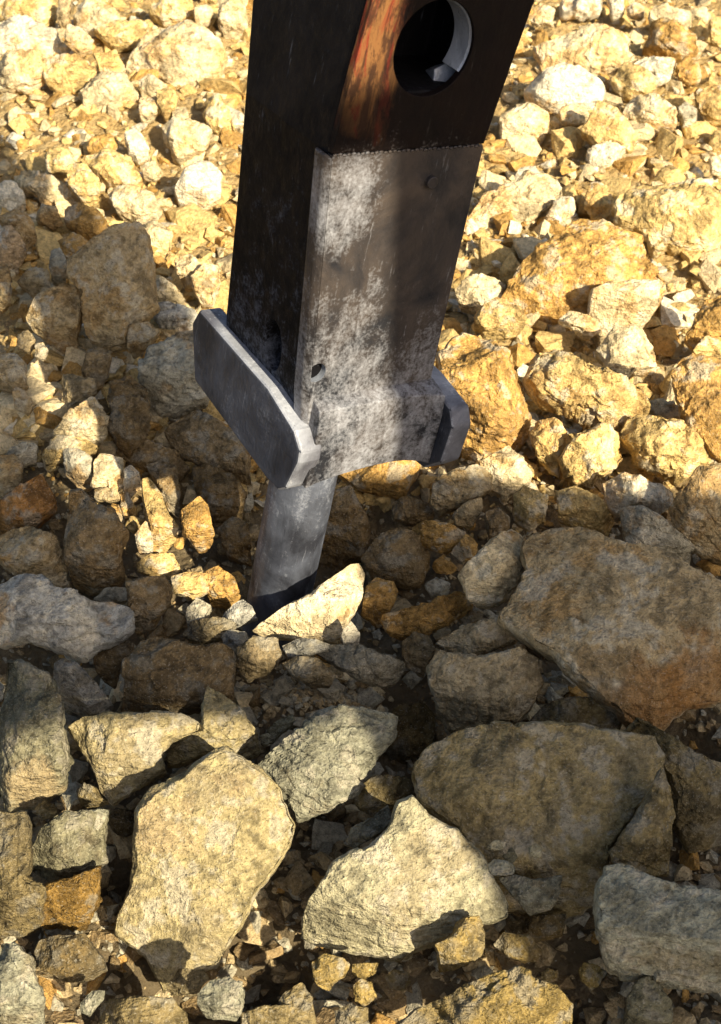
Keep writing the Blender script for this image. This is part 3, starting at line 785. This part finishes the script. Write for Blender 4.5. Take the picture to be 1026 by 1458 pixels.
H('rock', 'lone cream pebble lying on the great brown slab', P('751,1207 762,1200 772,1207 768,1220 755,1218'), 'W', 50, lift=.11)
H('rock', None, P('690,1232 705,1222 722,1225 737,1233 730,1245 700,1246'), 'L', 55, lift=.09)
H('rock', None, P('715,1218 730,1205 737,1220 725,1232'), 'G', 50, lift=.09)
H('rock', None, P('720,1312 760,1303 805,1300 800,1330 760,1337 730,1332'), 'B', 52, lift=.03)
H('rock', 'rounded tan rock behind the great brown slab', P('755,1032 775,1005 795,993 850,990 872,1000 885,1030 880,1048 800,1040'), 'T', 45, lift=.02)
H('rock', 'dusty tan rock under a pale slab at the soil bank', P('35,1240 40,1213 57,1180 80,1160 90,1153 148,1157 147,1177 143,1193 147,1227 110,1247 63,1260'), 'G', 50, lift=.02)
H('slab', 'small pale slab on a dusty tan rock', P('77,1187 87,1167 103,1155 153,1151 143,1177 127,1193 83,1197'), 'L', 60, lift=.08, thick=.35, rough=.6)
H('rock', None, P('105,1125 120,1113 135,1120 147,1145 130,1151 110,1150'), 'T', 50)
H('rock', None, P('45,1155 62,1137 80,1147 80,1160 60,1168'), 'T', 52)
H('rock', 'rounded brown rock in the black hollow of the foreground', P('47,1357 53,1340 83,1330 120,1330 143,1367 147,1387 117,1403 90,1400 50,1373'), 'B', 45, lift=-.02)
H('boulder', 'blue-grey boulder in the near corner beside the black hollow', P('-8,1345 20,1343 43,1363 50,1390 62,1420 50,1470 -8,1470'), 'L', 48, lift=.05)
H('rock', 'blocky pale grey stone at the base of the tallest boulder', P('281,1415 300,1395 325,1388 345,1397 347,1430 335,1457 290,1452 280,1430'), 'L', 50, lift=.05)
H('rock', None, P('233,1397 253,1377 287,1377 297,1393 277,1413 240,1417'), 'T', 50, lift=.05)
H('rock', None, P('115,1427 130,1410 148,1410 147,1423 127,1447 115,1440'), 'L', 50, lift=.04)
H('slab', 'low tan slab along the near edge of the black hollow', P('138,1420 190,1416 243,1420 263,1440 267,1472 130,1472'), 'T', 64, lift=.03)
H('clod', 'lit ochre earth face below the dusty tan rock', P('62,1258 110,1245 142,1235 137,1280 120,1325 85,1335 52,1325'), 'O', 40, az=10, lift=.0, mat=M_CLOD, rough=1.2)
H('clod', 'smooth bank of compacted tan soil at the picture border', P('-12,1155 35,1158 45,1215 36,1245 62,1265 55,1330 20,1348 -12,1345'), 'T', 45, az=15, lift=.03, mat=M_CLOD, rough=.8)
H('rock', None, P('150,1162 165,1150 190,1155 190,1190 165,1192'), 'D', 48, lift=-.05)

# ---- loose stones: prototypes shared by many single stones
def ico(sub):
    bm = bmesh.new()
    bmesh.ops.create_icosphere(bm, subdivisions=sub, radius=1.0)
    V = np.array([v.co[:] for v in bm.verts])
    Fc = np.array([[v.index for v in f.verts] for f in bm.faces])
    bm.free()
    return V / np.linalg.norm(V, axis=1)[:, None], Fc

def chunk(D, k, amp=0.06):
    """angular broken stone: a polytope of random cuts, then chipped"""
    r = np.full(len(D), 1.25)
    for _ in range(k):
        nrm = rng.normal(size=3)
        nrm /= np.linalg.norm(nrm)
        d = D @ nrm
        hh = rng.uniform(0.42, 0.92)
        r = np.where(d > 0.05, np.minimum(r, hh / np.maximum(d, 0.05)), r)
    V = D * r[:, None] * np.array([rng.uniform(0.85, 1.25), rng.uniform(0.75, 1.1), rng.uniform(0.5, 0.85)])
    off = rng.uniform(0, 90, 3)
    return V + D * (amp * fbm(V * 1.7 + off, 3) + amp * 0.8 * ridged(V * 3.5 + off, 2) + amp * 0.3 * fbm(V * 9.0 + off, 2))[:, None]

def shard(cuts, npts=13, amp=0.05, flat=0.7):
    """sharp-edged broken stone: hull of a few random points, optionally subdivided and chipped"""
    bm = bmesh.new()
    ax_ = np.array([rng.uniform(0.8, 1.3), rng.uniform(0.7, 1.05), rng.uniform(0.45, 0.85)])
    for _ in range(npts):
        v = rng.normal(size=3)
        v /= np.linalg.norm(v)
        bm.verts.new(v * ax_ * rng.uniform(0.85, 1.1))
    res = bmesh.ops.convex_hull(bm, input=bm.verts)
    bmesh.ops.delete(bm, geom=[v for v in bm.verts if not v.link_faces], context='VERTS')
    if cuts:
        bmesh.ops.subdivide_edges(bm, edges=bm.edges[:], cuts=cuts, use_grid_fill=True)
        bmesh.ops.triangulate(bm, faces=bm.faces[:])
    bmesh.ops.recalc_face_normals(bm, faces=bm.faces[:])
    bm.verts.index_update()
    bm.normal_update()
    V = np.array([v.co[:] for v in bm.verts])
    Nn = np.array([v.normal[:] for v in bm.verts])
    Fc = np.array([[v.index for v in f.verts] for f in bm.faces])
    bm.free()
    if cuts:
        off = rng.uniform(0, 90, 3)
        V = V + Nn * (amp * fbm(V * 2.2 + off, 3) + amp * 0.8 * ridged(V * 3.5 + off, 2))[:, None]
    return V, Fc

protos = []
for k in range(24):
    me = mesh_np('stone', *shard(7, 12, 0.09))
    me.materials.append(M_STONE)
    protos.append(me)

def inside(p, poly):
    x, y = p
    px, py = poly[:, 0], poly[:, 1]
    qx, qy = np.roll(px, -1), np.roll(py, -1)
    c = ((py > y) != (qy > y)) & (x < (qx - px) * (y - py) / (qy - py + 1e-12) + px)
    return c.sum() % 2 == 1
BRK_PX = np.array(P('355,-40 765,-40 690,200 620,530 655,590 640,660 460,670 430,860 350,850 370,690 275,545 280,440 310,430'))
placed = []
def try_place(p, rad):
    for (qx, qy, qr) in placed:
        if (p[0] - qx) ** 2 + (p[1] - qy) ** 2 < (0.8 * (rad + qr)) ** 2:
            return False
    return True

count, tries = 0, 0
while count < 118 and tries < 6000:
    tries += 1
    px, py = rng.uniform(-60, 1086), rng.uniform(-60, 1500)
    if inside((px, py), BRK_PX) or any(inside((px, py), h_) for h_ in HERO_PX):
        continue
    rad = rng.uniform(0.020, 0.050) * (1.15 if py < 450 else 0.8)
    p = surf_hit(px, py, DIRT + 0.01)
    if not try_place(p, rad):
        continue
    placed.append((p[0], p[1], rad))
    count += 1
    me = protos[rng.integers(len(protos))]
    o = bpy.data.objects.new('stone', me)
    COL.objects.link(o)
    zt = float(terrain_z(np.array([p[0]]), np.array([p[1]]))[0])
    o.location = (p[0], p[1], zt + rad * 0.30)
    o.rotation_euler = (rng.uniform(-0.5, 0.5), rng.uniform(-0.5, 0.5), rng.uniform(0, 6.28))
    o.scale = (rad,) * 3
    far = py < 700
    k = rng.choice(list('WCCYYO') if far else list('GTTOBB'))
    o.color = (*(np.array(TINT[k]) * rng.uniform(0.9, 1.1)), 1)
    PENDING.append((o, np.array([px, py]), f'little loose {TWORD[k]} stone', 'stone'))

# stones without a name of their own are told by the named rock they lie next to
for o, c_, what, cat_ in PENDING:
    near = min(KNOWN, key=lambda q: np.hypot(*(q[0] - c_)))
    lab = f'{what} next to the {near[1]}'
    tag(o, lab, cat_, f'{what}s by the {near[1]}')

# ---- fine rubble: far more than can be counted
small = [shard(0, 11) for _ in range(40)]
mid = [shard(2, 12, 0.10) for _ in range(40)]

def rubble(name, label, n, lo, hi, power, lib, region, tints, lift=0.25, smooth=False):
    VV, FF, CC = [], [], []
    base = 0
    pts = region(n)
    zt = terrain_z(pts[:, 0], pts[:, 1])
    for k in range(n):
        r_ = lo + (hi - lo) * rng.uniform() ** power
        V, Fc = lib[rng.integers(len(lib))]
        a, b, c = rng.uniform(0, 6.28), rng.uniform(-0.6, 0.6), rng.uniform(-0.6, 0.6)
        Rm = np.array(Matrix.Rotation(a, 3, 'Z') @ Matrix.Rotation(b, 3, 'X') @ Matrix.Rotation(c, 3, 'Y'))
        VV.append(V @ Rm.T * r_ + np.array([pts[k, 0], pts[k, 1], zt[k] + r_ * lift]))
        FF.append(Fc + base)
        base += len(V)
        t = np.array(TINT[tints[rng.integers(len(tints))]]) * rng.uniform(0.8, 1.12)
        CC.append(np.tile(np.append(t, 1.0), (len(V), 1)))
    me = mesh_np(name, np.concatenate(VV), np.concatenate(FF), smooth)
    at = me.color_attributes.new('tint', 'FLOAT_COLOR', 'POINT')
    at.data.foreach_set('color', np.concatenate(CC).astype(np.float32).ravel())
    me.materials.append(M_RUBBLE)
    o = bpy.data.objects.new(name, me)
    COL.objects.link(o)
    tag(o, label, 'rubble', kind='stuff')
    return o

def reg_px(x0, x1, y0, y1):
    def f(n):
        out = []
        while len(out) < n:
            px, py = rng.uniform(x0, x1), rng.uniform(y0, y1)
            out.append(ground(px, py, DIRT)[:2])
        return np.array(out)
    return f

def reg_patch(cx_, cy_, rx, ry):
    def f(n):
        q = rng.normal(size=(n, 2)) * 0.55
        return np.array([ground(cx_ + a * rx, cy_ + b * ry, DIRT)[:2] for a, b in q])
    return f
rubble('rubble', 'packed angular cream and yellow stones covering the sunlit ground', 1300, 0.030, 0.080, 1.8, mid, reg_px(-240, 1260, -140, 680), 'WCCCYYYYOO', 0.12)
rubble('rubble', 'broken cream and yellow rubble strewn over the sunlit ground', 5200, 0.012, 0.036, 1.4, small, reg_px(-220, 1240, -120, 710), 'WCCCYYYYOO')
rubble('rubble', 'brown and tan chips filling the gaps between shaded rocks', 1500, 0.012, 0.036, 2.0, mid, reg_px(-220, 1240, 480, 1560), 'TTBBDOG', 0.1)  # dark chip tints deepen the shade of the gaps
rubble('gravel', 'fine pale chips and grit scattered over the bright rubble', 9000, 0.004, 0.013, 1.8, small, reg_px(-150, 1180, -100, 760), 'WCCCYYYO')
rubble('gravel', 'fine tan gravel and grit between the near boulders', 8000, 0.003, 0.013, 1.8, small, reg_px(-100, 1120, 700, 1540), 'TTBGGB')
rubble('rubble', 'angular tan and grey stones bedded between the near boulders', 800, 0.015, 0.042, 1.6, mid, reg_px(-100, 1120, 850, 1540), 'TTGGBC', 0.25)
rubble('gravel', 'patch of loose tan gravel behind the rough grey-green boulder', 900, 0.004, 0.014, 2.0, small, reg_patch(430, 985, 90, 45), 'TTGGC')
rubble('gravel', 'crushed pale chips and powder round the foot of the chisel', 500, 0.003, 0.012, 2.0, small, reg_patch(395, 870, 90, 40), 'WLLCG', 0.6)
# ------------------------------------------------------------------ hydraulic breaker
d1 = np.array([.813, .543, -.211]); d1 /= np.linalg.norm(d1)
d3 = np.array([-.188, -.099, -.977]); d3 -= (d3 @ d1) * d1; d3 /= np.linalg.norm(d3)
d2 = np.cross(d3, d1)                       # outward normal of the scuffed face
BB = ground(397, 852, -0.03)
ROT = Matrix(((d1[0], -d2[0], -d3[0]), (d1[1], -d2[1], -d3[1]), (d1[2], -d2[2], -d3[2])))   # local x right, y back, z up the tool
brk = bpy.data.objects.new('hydraulic_breaker', None)
COL.objects.link(brk)
brk.matrix_world = Matrix.Translation(BB) @ ROT.to_4x4()
brk.empty_display_size = 0.2
tag(brk, 'dark scuffed steel hydraulic breaker driving its chisel into the rock', 'breaker')

def link_part(name, bm, mats, parent, bevel=0.0, smooth=False, label=None):
    me = bpy.data.meshes.new(name)
    bmesh.ops.recalc_face_normals(bm, faces=bm.faces)
    bm.to_mesh(me)
    bm.free()
    for m in (mats if isinstance(mats, (list, tuple)) else [mats]):
        me.materials.append(m)
    o = bpy.data.objects.new(name, me)
    COL.objects.link(o)
    o.parent = parent
    if smooth:
        me.polygons.foreach_set('use_smooth', np.ones(len(me.polygons), dtype=bool))
    if bevel:
        b = o.modifiers.new('bevel', 'BEVEL')
        b.width = bevel
        b.segments = 3
        b.limit_method = 'ANGLE'
        b.angle_limit = math.radians(28)
    if label:
        o['label'] = label
    return o

def loft(stations):
    """stations: list of rings, each a list of (s, o, t) in tool coordinates (o towards the viewer)"""
    bm = bmesh.new()
    rings = [[bm.verts.new((s, -o, t)) for (s, o, t) in r] for r in stations]
    n = len(rings[0])
    for a, b in zip(rings[:-1], rings[1:]):
        for k in range(n):
            bm.faces.new((a[k], a[(k + 1) % n], b[(k + 1) % n], b[k]))
    bm.faces.new(rings[0][::-1])
    bm.faces.new(rings[-1])
    return bm

def prism(profile, s0, s1):
    """profile in (o, t), extruded along s"""
    return loft([[(s0, o, t) for o, t in profile], [(s1, o, t) for o, t in profile]])

def cyl(bm, c, axis, r, h, seg=40, mat=0, r2=None):
    z = Vector(axis).normalized()
    q = z.to_track_quat('Z', 'Y').to_matrix().to_4x4()
    before = set(bm.faces)
    bmesh.ops.create_cone(bm, cap_ends=True, segments=seg, radius1=r, radius2=r if r2 is None else r2, depth=h,
                          matrix=Matrix.Translation(c) @ q)
    for f in bm.faces:
        if f not in before:
            f.material_index = mat

def boolean(o, cut_bm, mats):
    me = bpy.data.meshes.new('cut')
    bmesh.ops.recalc_face_normals(cut_bm, faces=cut_bm.faces)
    cut_bm.to_mesh(me)
    cut_bm.free()
    for m in mats:
        me.materials.append(m)
    c = bpy.data.objects.new('cut', me)
    COL.objects.link(c)
    c.parent = o.parent
    bpy.context.view_layer.update()
    md = o.modifiers.new('hole', 'BOOLEAN')
    md.object = c
    md.operation = 'DIFFERENCE'
    md.solver = 'EXACT'
    md.material_mode = 'TRANSFER'
    dg = bpy.context.evaluated_depsgraph_get()
    new = bpy.data.meshes.new_from_object(o.evaluated_get(dg))
    o.modifiers.clear()
    o.data = new
    bpy.data.objects.remove(c)

FRONT = 0.200
# width of the housing along the tool: (t, left, right, back)
ST = [(0.487, -0.158, 0.100, -0.10), (0.66, -0.188, 0.092, -0.10), (0.89, -0.212, 0.086, -0.085), (1.112, -0.236, 0.081, -0.075)]
US = [(1.117, -0.2365, 0.081, -0.075), (1.25, -0.226, 0.098, -0.110), (1.38, -0.213, 0.117, -0.150), (1.60, -0.190, 0.150, -0.21), (1.95, -0.16, 0.19, -0.24)]
def ring(t, l, r, b, f=FRONT):
    return [(l, b, t), (r, b, t), (r, f, t), (l, f, t)]
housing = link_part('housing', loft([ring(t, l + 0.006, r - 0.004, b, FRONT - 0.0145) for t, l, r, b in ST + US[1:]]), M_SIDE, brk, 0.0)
cut = bmesh.new()
def onside(x, y, s):
    r = ray(x, y)
    t = (s - (CAM - BB) @ d1) / (r @ d1)
    p = CAM + r * t - BB
    return p @ d2, -(p @ d3)
def onfront(x, y, o):
    r = ray(x, y)
    t = (o - (CAM - BB) @ d2) / (r @ d2)
    p = CAM + r * t - BB
    return p @ d1, -(p @ d3)
# slot in the dark flank
so, stt = onside(388, 492, -0.185)
bmesh.ops.create_cone(cut, cap_ends=True, segments=28, radius1=0.033, radius2=0.033, depth=0.20,
                      matrix=Matrix.Translation((-0.19, -so, stt)) @ Matrix.Rotation(math.pi / 2, 4, 'Y') @ Matrix.Diagonal((1.55, 0.85, 1, 1)))
bmesh.ops.create_cube(cut, size=1.0, matrix=Matrix.Translation((-0.055, -0.12, 1.47)) @ Matrix.Diagonal((0.21, 0.17, 0.52, 1)))
boolean(housing, cut, [M_SIDE])
housing.data.polygons.foreach_set('use_smooth', np.zeros(len(housing.data.polygons), dtype=bool))
b_ = housing.modifiers.new('bevel', 'BEVEL'); b_.width = 0.004; b_.segments = 2; b_.limit_method = 'ANGLE'

# flank plate (darkened as shade) and scuffed face plate, slightly proud of the housing
def plate_front(st, thick, inset=0.0):
    A = [[(l + inset, FRONT, t), (r - inset, FRONT, t), (r - inset, FRONT - thick, t), (l + inset, FRONT - thick, t)] for t, l, r, b in st]
    return loft(A)
fst = [(t, l + 0.006, r, b) for t, l, r, b in ST]
fst[0] = (0.487, -0.155, 0.102, 0)
face = link_part('face_plate', plate_front(fst, 0.014), M_FRONT, brk, label='scuffed grey lower face plate with a round hole')
cut = bmesh.new()
hs, ht = onfront(451, 531, FRONT)
cyl(cut, (hs, -FRONT, ht), (0, 1, 0), 0.0185, 0.06)
# shallow arch cut into the lower edge
cyl(cut, (0.0, -FRONT, 0.487 - 0.43), (0, 1, 0), 0.447, 0.1, 96)
boolean(face, cut, [M_RIM])
b_ = face.modifiers.new('bevel', 'BEVEL'); b_.width = 0.003; b_.segments = 2; b_.limit_method = 'ANGLE'

# edge strip running up the corner between flank and face
cs = [[(l - 0.003, FRONT - 0.012, t), (l + 0.0055, FRONT + 0.002, t), (l + 0.0055, FRONT - 0.045, t), (l - 0.003, FRONT - 0.040, t)]
      for t, l, r, b in [(0.57, -0.172, 0.09, 0)] + ST[1:]]
link_part('corner_strip', loft(cs), M_FRONT, brk, 0.004, label='narrow steel strip along the corner of the housing')

# upper face plate with a round window, flaring towards the mounting head
A_ = [[(l + 0.004, FRONT, t), (r, FRONT, t), (r, FRONT - 0.0140, t), (l + 0.004, FRONT - 0.0140, t)] for t, l, r, b in US]
shell = link_part('upper_plate', loft(A_), [M_UPPER], brk, label='upper face plate with worn red paint in its lit strip and a round window')
ws, wt = onfront(618, 70, FRONT)
cut = bmesh.new()
cyl(cut, (ws, -FRONT, wt), (0, 1, 0), 0.078, 0.10, 72, 0)
boolean(shell, cut, [M_UPPER])
b_ = shell.modifiers.new('bevel', 'BEVEL'); b_.width = 0.002; b_.segments = 2; b_.limit_method = 'ANGLE'; b_.angle_limit = math.radians(35)
# added arc standing for the bright, sky-lit rim of the window
bm = bmesh.new()
ang = np.radians(np.linspace(-32, 78, 48))      # only the right-hand arc, where the rim shines
ro, ri = 0.0778, 0.0758
loops = []
for (rr, oo) in ((ro, FRONT - 0.006), (ro, FRONT - 0.050), (ri, FRONT - 0.050), (ri, FRONT - 0.010)):
    loops.append([bm.verts.new((ws + rr * math.cos(a), -oo, wt + rr * math.sin(a))) for a in ang])
for q in range(4):
    A1, B1 = loops[q], loops[(q + 1) % 4]
    for k in range(47):
        bm.faces.new((A1[k], A1[k + 1], B1[k + 1], B1[k]))
bm.faces.new([l_[0] for l_ in loops][::-1]); bm.faces.new([l_[-1] for l_ in loops])
link_part('window_rim_shine', bm, M_RIM, shell, smooth=False, label='bright arc added as the shining rim of the round window')
# bolt head glinting inside the window
bm = bmesh.new()
ps, pt = onfront(626, 112, 0.13)
cyl(bm, (ps, -0.13, pt), (0.35, 1, -0.45), 0.024, 0.05, 6)
link_part('bolt', bm, M_RIM, brk, 0.003, label='bare steel bolt head inside the round window')
# weld seam across the face where shell and face plate meet
bm = bmesh.new()
for k in range(34):
    x = -0.225 + 0.30 * k / 33
    bmesh.ops.create_icosphere(bm, subdivisions=1, radius=0.0035, matrix=Matrix.Translation((x, -FRONT + 0.001, 1.1135 + 0.001 * math.sin(k * 2.1))) @ Matrix.Diagonal((1.5, 0.7, 1.0, 1)))
link_part('weld_seam', bm, M_FRONT, brk, smooth=True)
# plug screw in the face
bm = bmesh.new()
bs_, bt_ = onfront(612, 258, FRONT)
cyl(bm, (bs_, -FRONT - 0.003, bt_), (0, 1, 0), 0.011, 0.012, 24)
link_part('plug', bm, M_FRONT, face, 0.002)

# claw plates: scuffed sides, rubbed narrow edges brightened as if lit
def edged(bm):
    for f in bm.faces:
        if len(f.verts) == 4:
            f.material_index = 1
    return bm
LC = [(-0.158, 0.648), (-0.178, 0.608), (-0.140, 0.500), (0.150, 0.455), (0.190, 0.455), (0.214, 0.475), (0.236, 0.545), (0.234, 0.570), (0.206, 0.596), (0.106, 0.626)]
link_part('claw_plate', edged(prism(LC, -0.206, -0.156)), [M_CLAW, M_EDGE], brk, 0.007, label='thick left claw plate with polished edges brightened as if lit')
RC = [(-0.16, 0.648), (-0.18, 0.608), (-0.14, 0.500), (0.16, 0.462), (0.232, 0.468), (0.275, 0.508), (0.282, 0.592), (0.262, 0.622), (0.175, 0.640), (0.106, 0.645)]
link_part('claw_plate', edged(prism(RC, 0.100, 0.148)), [M_CLAW, M_EDGE], brk, 0.007, label='thick right claw plate')
# raised lip band across the lower face, running into the claws
bm = bmesh.new()
rows = []
for q in range(17):
    s_ = -0.172 + 0.2715 * q / 16
    tb = 0.468 + 0.022 * math.sqrt(max(0.0, 1 - ((q - 8) / 8.6) ** 2)) + 0.012 * q / 16
    fl = 0.018 * max(0.0, (q - 11) / 5.0) ** 2             # fillet running out into the right claw
    rows.append([bm.verts.new((s_, -o_, t_)) for o_, t_ in ((FRONT + 0.0005, 0.652), (FRONT + 0.026 + fl, 0.640), (FRONT + 0.031 + fl, 0.60), (FRONT + 0.028 + fl, tb), (FRONT - 0.012, tb), (FRONT - 0.012, 0.652))])
for a, b in zip(rows[:-1], rows[1:]):
    for q in range(6):
        bm.faces.new((a[q], a[(q + 1) % 6], b[(q + 1) % 6], b[q]))
bm.faces.new(rows[0]); bm.faces.new(rows[-1][::-1])
link_part('front_lip', bm, M_FRONT, brk, 0.003, label='raised grey lip band along the lower face')
# bottom plate and bushing round the chisel
bm = loft([[(-0.150, -0.09, 0.492), (0.100, -0.09, 0.492), (0.100, 0.186, 0.492), (-0.150, 0.186, 0.492)], [(-0.150, -0.09, 0.52), (0.100, -0.09, 0.52), (0.100, 0.186, 0.52), (-0.150, 0.186, 0.52)]])
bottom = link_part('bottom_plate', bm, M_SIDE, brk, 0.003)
bm = bmesh.new()
cyl(bm, (0, 0, 0.475), (0, 0, 1), 0.098, 0.045, 64)
link_part('bushing', bm, M_CLAW, bottom, 0.006)
# chisel: a plain round tool, its point buried in the rock
bm = bmesh.new()
prof = [(-0.30, 0.004), (-0.12, 0.066), (-0.10, 0.068), (0.02, 0.068), (0.2, 0.068), (0.40, 0.068), (0.47, 0.068), (0.56, 0.066)]
rings = []
for z, r_ in prof:
    rings.append([bm.verts.new((r_ * math.cos(a), r_ * math.sin(a), z)) for a in np.arange(72) / 72 * 2 * math.pi])
for a, b in zip(rings[:-1], rings[1:]):
    for k in range(72):
        bm.faces.new((a[k], a[(k + 1) % 72], b[(k + 1) % 72], b[k]))
bm.faces.new(rings[0][::-1]); bm.faces.new(rings[-1])
link_part('chisel', bm, M_CHISEL, brk, smooth=True, label='bright scratched round steel chisel')
# mounting head with two lugs and pin, above the picture
for s_ in (-0.14, 0.13):
    lug = [(-0.2, 1.94), (0.17, 1.94), (0.15, 2.12), (0.06, 2.26), (-0.06, 2.26), (-0.18, 2.12)]
    link_part('mounting_lug', prism(lug, s_, s_ + 0.035), M_UPPER, brk, 0.006)
bm = bmesh.new()
cyl(bm, (0.01, -0.0, 2.16), (1, 0, 0), 0.04, 0.40, 40)
link_part('mounting_pin', bm, M_RIM, brk, 0.004)

# ------------------------------------------------------------------ excavator carrying the breaker (out of view on the right, shaped to cast the shade)
SH = np.array([math.cos(SAZ), math.sin(SAZ), 0])
SU = np.array([-math.sin(SAZ), math.cos(SAZ), 0])
XD = 1.2                                     # distance of the machine's flank along the sun's bearing
UC = 1.7
exc = bpy.data.objects.new('excavator', None)
COL.objects.link(exc)
o0 = SU * UC + SH * (XD + 0.5)
exc.location = (o0[0], o0[1], DIRT)
exc.rotation_euler = (0, 0, SAZ)
tag(exc, 'yellow excavator holding the breaker, outside the view, its outline shaped to cast the shade', 'excavator')
def zv(v, d=XD):
    return (v + d * math.sin(SEL)) / math.cos(SEL) - DIRT
def slabu(poly, d0, d1, name, mat, bevel=0.03):
    """upright plate: outline given as (u, height), thickness along the machine"""
    bm = bmesh.new()
    a = [bm.verts.new((d0 - XD - 0.5, u - UC, z)) for u, z in poly]
    b = [bm.verts.new((d1 - XD - 0.5, u - UC, z)) for u, z in poly]
    n = len(a)
    for k in range(n):
        bm.faces.new((a[k], a[(k + 1) % n], b[(k + 1) % n], b[k]))
    bm.faces.new(a[::-1]); bm.faces.new(b)
    return link_part(name, bm, mat, exc, bevel)
for u0, u1 in ((1.15, 1.55), (1.95, 2.35)):
    bm = bmesh.new()
    prof = []
    L_, h_ = 1.3, 0.42
    for a in np.linspace(-math.pi / 2, math.pi / 2, 10):
        prof.append((L_ + 0.5 + h_ * math.cos(a) * 0.9, h_ + h_ * math.sin(a)))
    for a in np.linspace(math.pi / 2, 1.5 * math.pi, 10):
        prof.append((h_ * 0.9 + h_ * math.cos(a) * 0.9 - 0.45, h_ + h_ * math.sin(a)))
    a = [bm.verts.new((x, u0 - UC, z)) for x, z in prof]
    b = [bm.verts.new((x, u1 - UC, z)) for x, z in prof]
    n = len(a)
    for k in range(n):
        bm.faces.new((a[k], a[(k + 1) % n], b[(k + 1) % n], b[k]))
    bm.faces.new(a[::-1]); bm.faces.new(b)
    link_part('track', bm, M_RUBBER, exc, 0.02)
# house: low body; its stepped outline is shaped to cast the shade
slabu([(1.17, 0.86), (2.34, 0.86), (2.36, zv(0.80)), (2.20, zv(0.88)), (2.0, zv(0.97)), (1.82, zv(1.09)), (1.62, zv(1.16)), (1.39, zv(1.16)), (1.385, zv(0.965)), (1.10, zv(0.965)), (1.19, zv(0.85)), (1.17, zv(0.45))], XD - 0.1, XD + 1.7, 'house', M_PAINT, 0.01)
# added thin panel, cut to cast shade and leave the light slit
slabu([(0.30, zv(1.16)), (0.70, zv(1.13)), (0.90, zv(1.045)), (1.0, zv(0.99)), (1.09, zv(0.975)), (1.083, zv(1.46)), (1.09, zv(1.53)), (1.14, zv(1.60)), (1.185, zv(1.69)), (1.225, zv(1.88)), (1.225, zv(2.3)), (0.30, zv(2.3))], XD - 0.04, XD + 0.06, 'shade_panel', M_PAINT, 0.01)
slabu([(0.36, zv(1.3)), (1.03, zv(1.3)), (1.03, zv(2.2)), (0.36, zv(2.2))], XD - 0.05, XD - 0.042, 'shade_panel_pane', M_GLASS, 0.0)  # glass pane added to the shade panel
# boom rising from the house, its outline set by the shade it casts
slabu([(1.395, zv(1.0)), (1.63, zv(1.0)), (1.63, zv(1.75)), (1.72, zv(2.5)), (1.43, zv(2.5)), (1.40, zv(2.0))], XD, XD + 0.3, 'boom', M_PAINT, 0.01)
# stick from the boom head to the breaker's pin
bpy.context.view_layer.update()
inv = exc.matrix_world.inverted()
p_pin = inv @ Vector(BB - d3 * 2.16 + d1 * 0.01)
p_top = Vector((-0.35, 1.58 - UC, zv(2.4)))
ax = (p_top - p_pin)
bm = bmesh.new()
q = ax.to_track_quat('Z', 'Y').to_matrix().to_4x4()
bmesh.ops.create_cone(bm, cap_ends=True, segments=4, radius1=0.13, radius2=0.22, depth=ax.length, matrix=Matrix.Translation((p_pin + p_top) / 2) @ q @ Matrix.Rotation(math.pi / 4, 4, 'Z'))
link_part('stick', bm, M_PAINT, exc, 0.02)
# added tube placed to cast a shade band on the breaker
bm = bmesh.new()
path = [Vector((-0.5, u - UC, zv(v))) for u, v in ((1.02, 1.87), (1.1, 1.905), (1.2, 1.93), (1.3, 1.93), (1.4, 1.915), (1.5, 1.87))]
for a, b in zip(path[:-1], path[1:]):
    d = b - a
    bmesh.ops.create_cone(bm, cap_ends=True, segments=16, radius1=0.045, radius2=0.045, depth=d.length * 1.04, matrix=Matrix.Translation((a + b) / 2) @ d.to_track_quat('Z', 'Y').to_matrix().to_4x4())
link_part('shade_hose', bm, M_RUBBER, exc, smooth=True)
